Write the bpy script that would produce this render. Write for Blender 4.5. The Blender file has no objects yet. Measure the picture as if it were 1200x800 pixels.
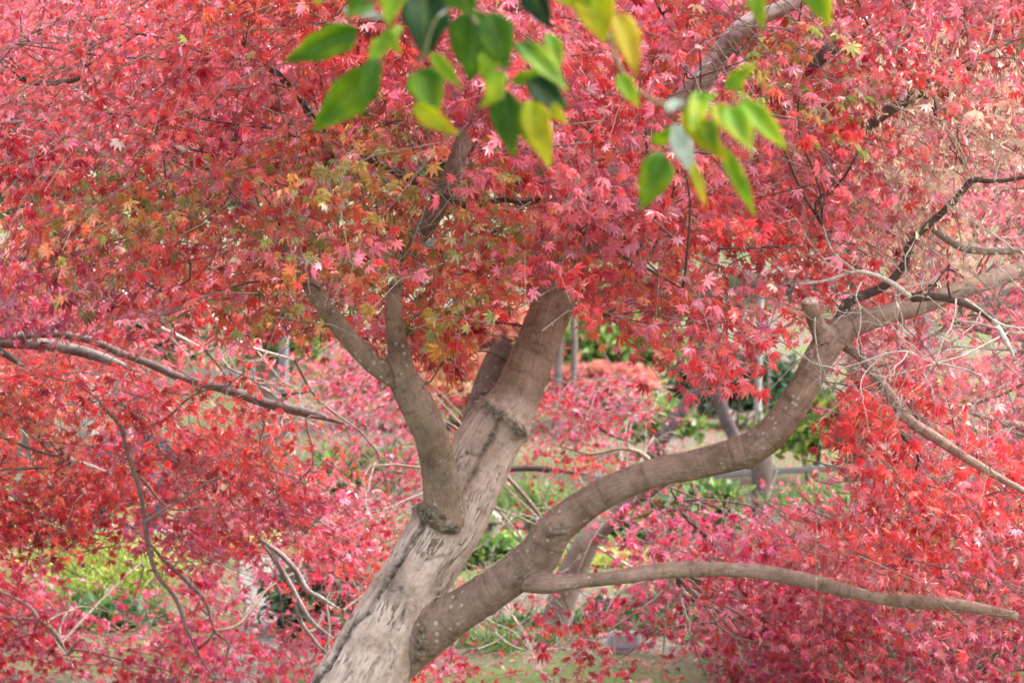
import bpy, math, random
import numpy as np
from mathutils import Vector, Matrix

# ------------------------------------------------------------------ camera, sky, sun, exposure
sc = bpy.context.scene
COL = sc.collection
R = math.radians
FPX = 2823.0                      # focal length in pixels of a 1200 px wide picture
CAM = np.array([0.0, 0.0, 1.6])
PITCH = math.atan(115.0 / FPX)
cam_d = bpy.data.cameras.new('camera'); cam = bpy.data.objects.new('camera', cam_d); COL.objects.link(cam)
cam.location = CAM; cam.rotation_euler = (math.pi / 2 - PITCH, 0, 0)
cam_d.sensor_width = 36.0; cam_d.lens = 36.0 * FPX / 1200.0
cam_d.clip_start = 0.1; cam_d.clip_end = 2000
cam_d.dof.use_dof = True; cam_d.dof.focus_distance = 5.85; cam_d.dof.aperture_fstop = 6.5
sc.camera = cam
world = bpy.data.worlds.new('World'); sc.world = world; world.use_nodes = True
wn = world.node_tree.nodes; wl = world.node_tree.links
for n in list(wn): wn.remove(n)
SUN_EL, SUN_ROT = R(52), R(84)    # overcast light, strongest from the right and a little in front
sky = wn.new('ShaderNodeTexSky'); sky.sky_type = 'NISHITA'; sky.sun_disc = False
sky.sun_elevation = SUN_EL; sky.sun_rotation = SUN_ROT
sky.air_density = 1.0; sky.dust_density = 4.0; sky.ozone_density = 1.0
hs = wn.new('ShaderNodeHueSaturation'); hs.inputs['Saturation'].default_value = 0.30
bg = wn.new('ShaderNodeBackground'); bg.inputs['Strength'].default_value = 0.15
wo = wn.new('ShaderNodeOutputWorld')
wl.new(sky.outputs[0], hs.inputs['Color']); wl.new(hs.outputs[0], bg.inputs['Color']); wl.new(bg.outputs[0], wo.inputs['Surface'])
sun_d = bpy.data.lights.new('sun', 'SUN'); sun = bpy.data.objects.new('sun', sun_d); COL.objects.link(sun)
sun_d.energy = 0.95; sun_d.angle = R(42); sun_d.color = (1.0, 0.96, 0.90)
sd = Vector((math.sin(SUN_ROT) * math.cos(SUN_EL), math.cos(SUN_ROT) * math.cos(SUN_EL), math.sin(SUN_EL)))
sun.rotation_euler = sd.to_track_quat('Z', 'Y').to_euler(); sun.location = sd * 50
vs = sc.view_settings
sc.display_settings.display_device = 'sRGB'
vs.view_transform = 'Standard'; vs.look = 'None'; vs.gamma = 1.0; vs.use_curve_mapping = False
vs.exposure = 2.45
cy = sc.cycles
cy.max_bounces = 8; cy.diffuse_bounces = 5; cy.glossy_bounces = 2; cy.transmission_bounces = 4
cy.transparent_max_bounces = 4; cy.caustics_reflective = False; cy.caustics_refractive = False
cy.use_denoising = True
cy.pixel_filter_type = 'BLACKMAN_HARRIS'; cy.filter_width = 1.7

rng = np.random.default_rng(7)
random.seed(7)

# ------------------------------------------------------------------ helpers
FWD = np.array([0, math.cos(PITCH), -math.sin(PITCH)]); UPV = np.array([0, math.sin(PITCH), math.cos(PITCH)]); RGT = np.array([1.0, 0, 0])
def P(px, py, d):
    """point at distance d in front of the camera position, seen at (px, py) of the 1200x800 photo"""
    px = np.asarray(px, float)[..., None]; py = np.asarray(py, float)[..., None]; d = np.asarray(d, float)[..., None]
    return CAM + d * (FWD + (px - 600) / FPX * RGT + (400 - py) / FPX * UPV)
def PX(p):
    q = np.asarray(p) - CAM
    d = q @ FWD
    return 600 + (q @ RGT) / d * FPX, 400 - (q @ UPV) / d * FPX, d
def norm(v):
    return v / np.maximum(np.linalg.norm(v, axis=-1, keepdims=True), 1e-9)

def tag(o, label=None, cat=None, group=None, kind=None):
    if label: o['label'] = label
    if cat: o['category'] = cat
    if group: o['group'] = group
    if kind: o['kind'] = kind
    return o
def thing(name, label, cat, loc=(0, 0, 0), group=None):
    o = bpy.data.objects.new(name, None); COL.objects.link(o); o.location = loc
    o.empty_display_size = 0.2
    return tag(o, label, cat, group)
def link(name, me, mat, parent=None):
    o = bpy.data.objects.new(name, me); COL.objects.link(o)
    if mat: me.materials.append(mat)
    if parent is not None:
        o.parent = parent
        o.matrix_parent_inverse = Matrix.Translation(-parent.location)
    return o

def tri_mesh(name, V, F, col=None, smooth=False):
    me = bpy.data.meshes.new(name)
    V = np.ascontiguousarray(V, dtype=np.float32); F = np.ascontiguousarray(F, dtype=np.int32)
    k = F.shape[1]
    me.vertices.add(len(V)); me.vertices.foreach_set('co', V.ravel())
    me.loops.add(F.size); me.loops.foreach_set('vertex_index', F.ravel())
    me.polygons.add(len(F)); me.polygons.foreach_set('loop_start', np.arange(0, F.size, k, dtype=np.int32))
    me.polygons.foreach_set('loop_total', np.full(len(F), k, dtype=np.int32))
    me.polygons.foreach_set('use_smooth', np.full(len(F), smooth, dtype=bool))
    me.update(calc_edges=True)
    if col is not None:
        a = me.attributes.new('col', 'FLOAT_COLOR', 'POINT')
        c = np.ones((len(V), 4), np.float32); c[:, :3] = col
        a.data.foreach_set('color', c.ravel())
    return me

def catmull(pts, n):
    """resample rows (any number of columns) smoothly, n samples per segment"""
    p = np.asarray(pts, float)
    if len(p) < 3: n = max(n, 1)
    q = np.vstack([2 * p[0] - p[1], p, 2 * p[-1] - p[-2]])
    out = []
    for i in range(1, len(q) - 2):
        a, b, c, d = q[i - 1], q[i], q[i + 1], q[i + 2]
        for t in np.linspace(0, 1, n, endpoint=False):
            out.append(0.5 * (2 * b + (c - a) * t + (2 * a - 5 * b + 4 * c - d) * t * t + (3 * b - a - 3 * c + d) * t ** 3))
    out.append(p[-1])
    return np.array(out)

def frames(pts):
    t = np.gradient(pts, axis=0); t = norm(t)
    ref = np.array([0.3, 1.0, 0.1]); n = np.zeros_like(t)
    a = np.cross(t[0], ref); a /= np.linalg.norm(a) + 1e-9
    for i in range(len(t)):
        a = a - t[i] * a.dot(t[i]); a /= np.linalg.norm(a) + 1e-9; n[i] = a
    return t, n, np.cross(t, n)

class Tubes:
    def __init__(s): s.V = []; s.F = []; s.C = []; s.n = 0
    def add(s, pts, rad, sides=5, cap=True, col=(0.2, 0.15, 0.12)):
        pts = np.asarray(pts, float); rad = np.asarray(rad, float) * np.ones(len(pts))
        t, n, b = frames(pts)
        a = np.linspace(0, 2 * math.pi, sides, endpoint=False)
        v = pts[:, None] + rad[:, None, None] * (np.cos(a)[None, :, None] * n[:, None] + np.sin(a)[None, :, None] * b[:, None])
        m = len(pts)
        i = np.arange(m - 1)[:, None] * sides; j = np.arange(sides)[None]; j2 = (j + 1) % sides
        q = np.stack([i + j, i + j2, i + sides + j2, i + sides + j], -1).reshape(-1, 4)
        f = np.vstack([q[:, [0, 1, 2]], q[:, [0, 2, 3]]])
        v = v.reshape(-1, 3)
        if cap:
            v = np.vstack([v, pts[:1], pts[-1:]])
            c0, c1 = m * sides, m * sides + 1; jj = np.arange(sides); kk = (jj + 1) % sides
            f = np.vstack([f, np.stack([kk, jj, np.full(sides, c0)], 1),
                           np.stack([(m - 1) * sides + jj, (m - 1) * sides + kk, np.full(sides, c1)], 1)])
        s.V.append(v); s.F.append(f + s.n); s.C.append(np.tile(np.asarray(col, float), (len(v), 1))); s.n += len(v)
    def mesh(s, name, smooth=True):
        return tri_mesh(name, np.vstack(s.V), np.vstack(s.F), np.vstack(s.C), smooth)

def vnoise(p, seed=0):
    """vectorised value noise in -1..1"""
    p = np.asarray(p, float); i = np.floor(p).astype(np.int64); f = p - i; f = f * f * (3 - 2 * f)
    def h(x, y, z):
        n = (x * 374761393 + y * 668265263 + z * 2147483647 + seed * 1274126177) & 0xffffffff
        n = ((n ^ (n >> 13)) * 1274126177) & 0xffffffff
        return ((n ^ (n >> 16)) & 0xffff) / 32767.5 - 1
    r = 0
    for dx in (0, 1):
        for dy in (0, 1):
            for dz in (0, 1):
                w = (f[:, 0] if dx else 1 - f[:, 0]) * (f[:, 1] if dy else 1 - f[:, 1]) * (f[:, 2] if dz else 1 - f[:, 2])
                r = r + w * h(i[:, 0] + dx, i[:, 1] + dy, i[:, 2] + dz)
    return r

# ------------------------------------------------------------------ materials
def new_mat(name):
    m = bpy.data.materials.new(name); m.use_nodes = True
    nt = m.node_tree; nt.nodes.clear()
    return m, nt.nodes, nt.links
def nd(N, t, **kw):
    n = N.new(t)
    for k, v in kw.items():
        if k in n.inputs: n.inputs[k].default_value = v
        else: setattr(n, k, v)
    return n
def ramp(N, stops):
    r = N.new('ShaderNodeValToRGB'); e = r.color_ramp.elements
    while len(e) < len(stops): e.new(0.5)
    for q, (p, c) in zip(e, stops): q.position = p; q.color = (*c, 1) if len(c) == 3 else c
    return r

def leaf_material(name, rough=0.42, trans=0.35, spec=0.5, mottled=False):
    m, N, L = new_mat(name)
    at = nd(N, 'ShaderNodeAttribute', attribute_name='col')
    tc = N.new('ShaderNodeTexCoord')
    nz = nd(N, 'ShaderNodeTexNoise', Scale=60.0 if not mottled else 45.0, Detail=3.0)
    L.new(tc.outputs['Object'], nz.inputs['Vector'])
    hsv = nd(N, 'ShaderNodeHueSaturation')
    mr = nd(N, 'ShaderNodeMapRange'); mr.inputs['From Min'].default_value = 0.3; mr.inputs['From Max'].default_value = 0.7
    mr.inputs['To Min'].default_value = 0.78; mr.inputs['To Max'].default_value = 1.2
    L.new(nz.outputs['Fac'], mr.inputs['Value']); L.new(mr.outputs[0], hsv.inputs['Value']); L.new(at.outputs['Color'], hsv.inputs['Color'])
    pb = nd(N, 'ShaderNodeBsdfPrincipled', Roughness=rough); pb.inputs['Specular IOR Level'].default_value = spec
    if not mottled: pb.inputs['Coat Weight'].default_value = .45; pb.inputs['Coat Roughness'].default_value = .3
    tr = nd(N, 'ShaderNodeBsdfTranslucent'); mx = nd(N, 'ShaderNodeMixShader', Fac=trans); out = N.new('ShaderNodeOutputMaterial')
    L.new(hsv.outputs[0], pb.inputs['Base Color']); L.new(hsv.outputs[0], tr.inputs['Color'])
    L.new(pb.outputs[0], mx.inputs[1]); L.new(tr.outputs[0], mx.inputs[2]); L.new(mx.outputs[0], out.inputs['Surface'])
    return m
M_LEAF = leaf_material('maple_leaf', 0.33, 0.48, 1.0)
M_FAR = leaf_material('far_leaf', 0.5, 0.4, 0.4)
M_GREEN = leaf_material('green_leaf', 0.5, 0.6, 0.22, True)

def bark_material(name, hero=False, tint=(1, 1, 1)):
    m, N, L = new_mat(name)
    out = N.new('ShaderNodeOutputMaterial'); pb = nd(N, 'ShaderNodeBsdfPrincipled', Roughness=0.82)
    pb.inputs['Specular IOR Level'].default_value = 0.3
    at = nd(N, 'ShaderNodeAttribute', attribute_name='col')
    if hero:
        co = nd(N, 'ShaderNodeAttribute', attribute_name='barkco')
        vec = co.outputs['Vector']
        rg = nd(N, 'ShaderNodeAttribute', attribute_name='rough'); old = nd(N, 'ShaderNodeAttribute', attribute_name='old')
    else:
        co = N.new('ShaderNodeTexCoord'); vec = co.outputs['Object']
    mp = N.new('ShaderNodeMapping'); mp.inputs['Scale'].default_value = (1, 1, 0.22) if hero else (1, 1, 0.5)
    L.new(vec, mp.inputs['Vector'])
    fine = nd(N, 'ShaderNodeTexNoise', Scale=170.0, Detail=6.0, Roughness=0.65); L.new(mp.outputs[0], fine.inputs['Vector'])
    big = nd(N, 'ShaderNodeTexNoise', Scale=11.0, Detail=4.0, Roughness=0.6); L.new(vec, big.inputs['Vector'])
    mid = nd(N, 'ShaderNodeTexNoise', Scale=38.0, Detail=5.0, Roughness=0.65); L.new(vec, mid.inputs['Vector'])
    mr_ = N.new('ShaderNodeMapping'); mr_.inputs['Scale'].default_value = (.12, .12, 1) if hero else (1, 1, 1); L.new(vec, mr_.inputs['Vector'])
    rings = nd(N, 'ShaderNodeTexNoise', Scale=75.0, Detail=4.0, Roughness=0.6); L.new(mr_.outputs[0], rings.inputs['Vector'])
    r1 = ramp(N, [(0.30, (0.76, 0.72, 0.69)), (0.5, (1, 1, 1)), (0.72, (1.14, 1.14, 1.13))]); L.new(fine.outputs['Fac'], r1.inputs[0])
    r2 = ramp(N, [(0.28, (0.62, 0.57, 0.52)), (0.5, (1, 1, 1)), (0.75, (1.22, 1.2, 1.2))]); L.new(big.outputs['Fac'], r2.inputs[0])
    r3 = ramp(N, [(0.28, (0.58, 0.53, 0.48)), (0.46, (0.98, 0.98, 0.98)), (0.7, (1.18, 1.17, 1.16))]); L.new(mid.outputs['Fac'], r3.inputs[0])
    def mul(a, b):
        x = nd(N, 'ShaderNodeMix', data_type='RGBA', blend_type='MULTIPLY'); x.inputs[0].default_value = 1.0
        L.new(a, x.inputs[6]); L.new(b, x.inputs[7]); return x.outputs[2]
    r4 = ramp(N, [(0.34, (0.66, 0.62, 0.58)), (0.44, (1, 1, 1)), (0.6, (1.0, 1.0, 1.0)), (0.7, (1.14, 1.13, 1.12))]); L.new(rings.outputs['Fac'], r4.inputs[0])
    r4o = r4.outputs[0]
    if hero:    # growth rings show on the young limbs, hardly on the old trunk
        om = nd(N, 'ShaderNodeMath', operation='MULTIPLY'); om.inputs[1].default_value = .95; L.new(old.outputs['Fac'], om.inputs[0])
        rx = nd(N, 'ShaderNodeMix', data_type='RGBA'); L.new(om.outputs[0], rx.inputs[0]); L.new(r4o, rx.inputs[6]); rx.inputs[7].default_value = (1, 1, 1, 1); r4o = rx.outputs[2]
    c = mul(mul(mul(mul(at.outputs['Color'], r1.outputs[0]), r2.outputs[0]), r3.outputs[0]), r4o)
    if hero:
        mf = N.new('ShaderNodeMapping'); mf.inputs['Scale'].default_value = (1, 1, .13); L.new(vec, mf.inputs['Vector'])
        fz = nd(N, 'ShaderNodeTexNoise', Scale=48.0, Detail=6.0, Roughness=0.62); L.new(mf.outputs[0], fz.inputs['Vector'])
        ab = nd(N, 'ShaderNodeMath', operation='SUBTRACT'); ab.inputs[1].default_value = .5; L.new(fz.outputs['Fac'], ab.inputs[0])
        ab2 = nd(N, 'ShaderNodeMath', operation='ABSOLUTE'); L.new(ab.outputs[0], ab2.inputs[0])
        rf = ramp(N, [(0.0, (1, 1, 1)), (0.022, (0, 0, 0))]); L.new(ab2.outputs[0], rf.inputs[0])
        mk = ramp(N, [(0.46, (0, 0, 0)), (0.62, (1, 1, 1))]); L.new(big.outputs['Fac'], mk.inputs[0])
        f1 = nd(N, 'ShaderNodeMath', operation='MULTIPLY'); L.new(rf.outputs[0], f1.inputs[0]); L.new(mk.outputs[0], f1.inputs[1])
        fis = nd(N, 'ShaderNodeMath', operation='MULTIPLY'); L.new(f1.outputs[0], fis.inputs[0]); L.new(old.outputs['Fac'], fis.inputs[1])
        xf = nd(N, 'ShaderNodeMix', data_type='RGBA'); L.new(fis.outputs[0], xf.inputs[0]); L.new(c, xf.inputs[6]); xf.inputs[7].default_value = (.13, .098, .08, 1); c = xf.outputs[2]
    # pale lichen flecks
    vo = nd(N, 'ShaderNodeTexVoronoi', Scale=46.0 if hero else 30.0); L.new(vec, vo.inputs['Vector'])
    ln = nd(N, 'ShaderNodeTexNoise', Scale=4.0, Detail=5.0); L.new(vec, ln.inputs['Vector'])
    sub = nd(N, 'ShaderNodeMath', operation='SUBTRACT'); L.new(ln.outputs['Fac'], sub.inputs[0]); L.new(vo.outputs['Distance'], sub.inputs[1])
    rl = ramp(N, [(0.36, (0, 0, 0)), (0.46, (1, 1, 1))]); L.new(sub.outputs[0], rl.inputs[0])
    lm = nd(N, 'ShaderNodeMath', operation='MULTIPLY'); lm.inputs[1].default_value = 0.55; L.new(rl.outputs[0], lm.inputs[0])
    x = nd(N, 'ShaderNodeMix', data_type='RGBA'); L.new(lm.outputs[0], x.inputs[0]); L.new(c, x.inputs[6]); x.inputs[7].default_value = (0.50, 0.48, 0.42, 1)
    c = x.outputs[2]
    if hero:
        rn = nd(N, 'ShaderNodeTexNoise', Scale=95.0, Detail=5.0, Roughness=0.7); L.new(vec, rn.inputs['Vector'])
        rr = ramp(N, [(0.38, (0.015, 0.012, 0.009)), (0.50, (0.075, 0.062, 0.047)), (0.64, (0.26, 0.235, 0.19))]); L.new(rn.outputs['Fac'], rr.inputs[0])
        y = nd(N, 'ShaderNodeMix', data_type='RGBA'); L.new(rg.outputs['Fac'], y.inputs[0]); L.new(c, y.inputs[6]); L.new(rr.outputs[0], y.inputs[7])
        c = y.outputs[2]
    L.new(c, pb.inputs['Base Color'])
    b0 = nd(N, 'ShaderNodeBump', Strength=0.35, Distance=0.004); L.new(rings.outputs['Fac'], b0.inputs['Height'])
    b1 = nd(N, 'ShaderNodeBump', Strength=0.9, Distance=0.006); L.new(mid.outputs['Fac'], b1.inputs['Height']); L.new(b0.outputs[0], b1.inputs['Normal'])
    b2 = nd(N, 'ShaderNodeBump', Strength=0.8, Distance=0.0025); L.new(fine.outputs['Fac'], b2.inputs['Height']); L.new(b1.outputs[0], b2.inputs['Normal'])
    last = b2
    if hero:
        b3 = nd(N, 'ShaderNodeBump', Strength=0.9, Distance=0.004); b3.invert = True; L.new(fis.outputs[0], b3.inputs['Height']); L.new(b2.outputs[0], b3.inputs['Normal']); last = b3
    L.new(last.outputs[0], pb.inputs['Normal']); L.new(pb.outputs[0], out.inputs['Surface'])
    return m
M_BARK = bark_material('maple_bark', True)
M_BARK2 = bark_material('far_bark')

def plain(name, c, rough=0.7, spec=0.4, scale=25.0, var=0.3, metal=0.0, stretch=(1, 1, 1)):
    m, N, L = new_mat(name)
    out = N.new('ShaderNodeOutputMaterial'); pb = nd(N, 'ShaderNodeBsdfPrincipled', Roughness=rough, Metallic=metal)
    pb.inputs['Specular IOR Level'].default_value = spec
    tc = N.new('ShaderNodeTexCoord'); mp = N.new('ShaderNodeMapping'); mp.inputs['Scale'].default_value = stretch
    nz = nd(N, 'ShaderNodeTexNoise', Scale=scale, Detail=5.0, Roughness=0.6)
    L.new(tc.outputs['Object'], mp.inputs[0]); L.new(mp.outputs[0], nz.inputs['Vector'])
    c = np.array(c); rp = ramp(N, [(0.3, tuple(c * (1 - var))), (0.7, tuple(np.minimum(c * (1 + var), 1)))])
    L.new(nz.outputs['Fac'], rp.inputs[0]); L.new(rp.outputs[0], pb.inputs['Base Color'])
    bp = nd(N, 'ShaderNodeBump', Strength=0.3, Distance=0.01); L.new(nz.outputs['Fac'], bp.inputs['Height']); L.new(bp.outputs[0], pb.inputs['Normal'])
    L.new(pb.outputs[0], out.inputs['Surface'])
    return m
M_WOOD = plain('weathered_wood', (0.17, 0.155, 0.15), 0.85, 0.2, 30, 0.35, 0, (1, 8, 8))
M_POLE = plain('grey_pole', (0.15, 0.135, 0.155), 0.6, 0.4, 8, 0.15)
M_PLATE = plain('sign_plate', (0.20, 0.21, 0.24), 0.6, 0.5, 10, 0.06)
M_DARKP = plain('black_post', (0.03, 0.03, 0.035), 0.5, 0.4, 10, 0.2)
M_WHITE = plain('white_rim', (0.36, 0.36, 0.38), 0.7, 0.5, 10, 0.05)
M_STONE = plain('pale_stone', (0.30, 0.28, 0.23), 0.85, 0.3, 20, 0.3)

# ------------------------------------------------------------------ ground
def terrain(x, y):
    x = np.asarray(x, float); y = np.asarray(y, float)
    h = 0.055 * np.maximum(y - 24, 0) ** 1.05
    p = np.stack([x * 0.35, y * 0.35, np.zeros_like(x)], -1).reshape(-1, 3)
    p2 = p * 4.1
    n = (0.07 * vnoise(p, 3) + 0.02 * vnoise(p2, 4)).reshape(x.shape)
    return h + n * np.clip((y - 3) / 6, 0, 1) * (1 + np.clip(y - 30, 0, 100) * 0.05)
def ground_mesh():
    ys = np.concatenate([np.linspace(-12, 6, 14), np.linspace(6.3, 30, 120), np.geomspace(30.5, 420, 50)])
    xs = np.concatenate([-np.geomspace(7, 300, 26)[::-1], np.linspace(-6.8, 6.8, 96), np.geomspace(7, 300, 26)])
    X, Y = np.meshgrid(xs, ys); Z = terrain(X, Y)
    nx, ny = len(xs), len(ys)
    i = np.arange(ny - 1)[:, None] * nx + np.arange(nx - 1)[None]
    F = np.stack([i, i + 1, i + nx + 1, i + nx], -1).reshape(-1, 4)
    return tri_mesh('ground', np.stack([X, Y, Z], -1).reshape(-1, 3), F, None, True)
m, N, L = new_mat('garden_soil')
out = N.new('ShaderNodeOutputMaterial'); pb = nd(N, 'ShaderNodeBsdfPrincipled', Roughness=0.95); pb.inputs['Specular IOR Level'].default_value = 0.15
tc = N.new('ShaderNodeTexCoord')
n1 = nd(N, 'ShaderNodeTexNoise', Scale=0.55, Detail=4.0); n2 = nd(N, 'ShaderNodeTexNoise', Scale=14.0, Detail=8.0, Roughness=0.7); n3 = nd(N, 'ShaderNodeTexNoise', Scale=60.0, Detail=4.0)
for n in (n1, n2, n3): L.new(tc.outputs['Object'], n.inputs['Vector'])
ra = ramp(N, [(0.35, (0.06, 0.05, 0.038)), (0.5, (0.12, 0.10, 0.08)), (0.68, (0.22, 0.195, 0.155))]); L.new(n2.outputs['Fac'], ra.inputs[0])
rb = ramp(N, [(0.3, (0.06, 0.085, 0.028)), (0.7, (0.13, 0.165, 0.052))]); L.new(n3.outputs['Fac'], rb.inputs[0])
rm = ramp(N, [(0.44, (0, 0, 0)), (0.56, (1, 1, 1))]); L.new(n1.outputs['Fac'], rm.inputs[0])
mx = nd(N, 'ShaderNodeMix', data_type='RGBA'); L.new(rm.outputs[0], mx.inputs[0]); L.new(ra.outputs[0], mx.inputs[6]); L.new(rb.outputs[0], mx.inputs[7])
L.new(mx.outputs[2], pb.inputs['Base Color'])
bp = nd(N, 'ShaderNodeBump', Strength=0.6, Distance=0.03); L.new(n2.outputs['Fac'], bp.inputs['Height']); L.new(bp.outputs[0], pb.inputs['Normal'])
L.new(pb.outputs[0], out.inputs['Surface'])
tag(link('ground', ground_mesh(), m), kind='structure')
# pale garden path crossing behind the trees
def path_mesh():
    cl = catmull(np.array([[-3.2, 30], [-2.0, 20], [-1.5, 14], [-1.16, 11], [-1.01, 9.7], [-1.0, 6], [-1.2, 2]], float), 14)
    t = norm(np.gradient(cl, axis=0)); s = np.stack([-t[:, 1], t[:, 0]], 1)
    us = np.linspace(-0.09, 0.09, 9)
    X = cl[:, 0:1] + s[:, 0:1] * us; Y = cl[:, 1:2] + s[:, 1:2] * us; Z = terrain(X, Y) + 0.012
    ny, nx = X.shape
    i = np.arange(ny - 1)[:, None] * nx + np.arange(nx - 1)[None]
    F = np.stack([i, i + 1, i + nx + 1, i + nx], -1).reshape(-1, 4)
    return tri_mesh('path', np.stack([X, Y, Z], -1).reshape(-1, 3), F, None, True)
tag(link('path', path_mesh(), plain('path_gravel', (0.15, 0.143, 0.132), 0.95, 0.2, 40, 0.2)), kind='structure')

# ------------------------------------------------------------------ leaves
def star_template(lobes=7, seed=0, width=0.5):
    r = np.random.default_rng(seed)
    if lobes == 7:
        ang = np.array([0, 38, -38, 78, -78, 122, -122.]); ln = np.array([1, .95, .95, .78, .78, .42, .42])
    else:
        ang = np.array([0, 45, -45, 95, -95.]); ln = np.array([1, .92, .92, .65, .65])
    V = [[0, 0, 0]]; F = []
    for a, l in zip(ang, ln):
        a = math.radians(a + r.normal(0, 3)); l = l * (1 + r.normal(0, .05)); hw = math.radians(17 if lobes == 7 else 19)
        rs = 0.48 * l + 0.03
        k = len(V)
        for aa, rr, z in ((a + hw, rs, 0.05), (a, l, -0.16 * l), (a - hw, rs, 0.05)):
            V.append([math.sin(aa) * rr, math.cos(aa) * rr, z - 0.05 * rr])
        F += [[0, k + 1, k], [0, k + 2, k + 1]]
    return np.array(V, float), np.array(F)
STARS = [star_template(7, i) for i in range(4)]
STAR5 = [star_template(5, i) for i in range(3)]
OVAL = [(np.array([[0, 0, 0], [-.24, .35, .05], [0, .4, -.02], [.24, .35, .05], [-.17, .72, .0], [.17, .72, .0], [0, 1, -.12]], float),
         np.array([[0, 2, 1], [0, 3, 2], [1, 2, 4], [2, 6, 4], [2, 3, 5], [2, 5, 6]]))]
BLADE = [(np.array([[-.05, 0, 0], [.05, 0, 0], [-.035, .55, .06], [.035, .55, .06], [0, 1, -.05]], float), np.array([[0, 1, 3], [0, 3, 2], [2, 3, 4]]))]
KEY = [(np.array([[0, 0, 0], [.12, .3, .02], [.42, 1, .0], [.12, .95, -.05], [-.12, .3, .02], [-.42, 1, 0], [-.12, .95, -.05]], float), np.array([[0, 1, 2], [0, 2, 3], [0, 5, 4], [0, 6, 5]]))]

def leaf_geo(pos, axis, nrm, size, col, temps, curl=1.0, seed=1):
    r = np.random.default_rng(seed)
    axis = norm(axis); side = norm(np.cross(axis, nrm)); nrm = np.cross(side, axis)
    which = r.integers(0, len(temps), len(pos)); cz = r.uniform(0.2, 3.4, len(pos)) * curl
    Vs, Fs, Cs = [], [], []; base = 0
    for k, (T, F) in enumerate(temps):
        q = np.nonzero(which == k)[0]
        if not len(q): continue
        v = pos[q][:, None] + size[q][:, None, None] * (T[None, :, 0:1] * side[q][:, None] + T[None, :, 1:2] * axis[q][:, None] + T[None, :, 2:3] * cz[q][:, None, None] * nrm[q][:, None])
        f = F[None] + (np.arange(len(q)) * len(T))[:, None, None] + base
        Vs.append(v.reshape(-1, 3)); Fs.append(f.reshape(-1, 3)); Cs.append(np.repeat(col[q], len(T), 0)); base += len(q) * len(T)
    return np.vstack(Vs), np.vstack(Fs), np.vstack(Cs)
class Leaves:
    def __init__(s): s.V = []; s.F = []; s.C = []; s.n = 0
    def add(s, *a, **k):
        if not len(a[0]): return
        V, F, C = leaf_geo(*a, **k); s.V.append(V); s.F.append(F + s.n); s.C.append(C); s.n += len(V)
    def mesh(s, name): return tri_mesh(name, np.vstack(s.V), np.vstack(s.F), np.vstack(s.C))

PAL = {  # true leaf colours (linear)
    'p': [(.63, .16, .20), (.67, .21, .27), (.62, .12, .13)],
    'r': [(.68, .075, .085), (.64, .06, .075), (.70, .11, .09)],
    'c': [(.46, .025, .05), (.52, .03, .045), (.38, .020, .055)],
    'o': [(.66, .17, .10), (.64, .14, .11), (.62, .21, .10), (.64, .11, .10)],
    'g': [(.50, .27, .08), (.40, .31, .09), (.58, .17, .08), (.30, .28, .10)],
    'y': [(.32, .33, .09), (.44, .33, .10), (.52, .22, .10)],
    'm': [(.58, .065, .16), (.50, .05, .13), (.68, .18, .30), (.60, .06, .11), (.64, .13, .24)],
    'k': [(.72, .24, .29), (.68, .19, .26), (.74, .32, .31)],
    's': [(.62, .22, .21), (.58, .40, .29), (.60, .45, .34), (.64, .21, .24)],
}
def palette_cols(keys, r, spread=0.16):
    out = np.zeros((len(keys), 3))
    for k in set(keys):
        q = np.nonzero(keys == k)[0]; pc = np.array(PAL[k]); out[q] = pc[r.integers(0, len(pc), len(q))]
    out *= np.exp(r.normal(0, spread, (len(out), 1))) * np.exp(r.normal(0, 0.07, out.shape))
    return np.clip(out, 0.005, 0.85)

def parse(rows):
    return np.array([[int(c) for c in r.ljust(24, '0')[:24]] for r in rows], float)
def sample_map(D, px, py, ext):
    """density at a photo position; beyond the frame the crown goes on and thins out"""
    gx = px / 50 - 0.5; gy = py / 50 - 0.5
    x = np.clip(gx, 0, 22.999); y = np.clip(gy, 0, 14.999)
    i = np.floor(x).astype(int); j = np.floor(y).astype(int); fx = x - i; fy = y - j
    v = (D[j, i] * (1 - fx) + D[j, i + 1] * fx) * (1 - fy) + (D[j + 1, i] * (1 - fx) + D[j + 1, i + 1] * fx) * fy
    o = np.maximum(np.maximum(-gx - ext[0], gx - 23 - ext[1]), np.maximum(-gy - ext[2], gy - 15 - ext[3]))
    return np.where(o > 0, 0, v)

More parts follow.
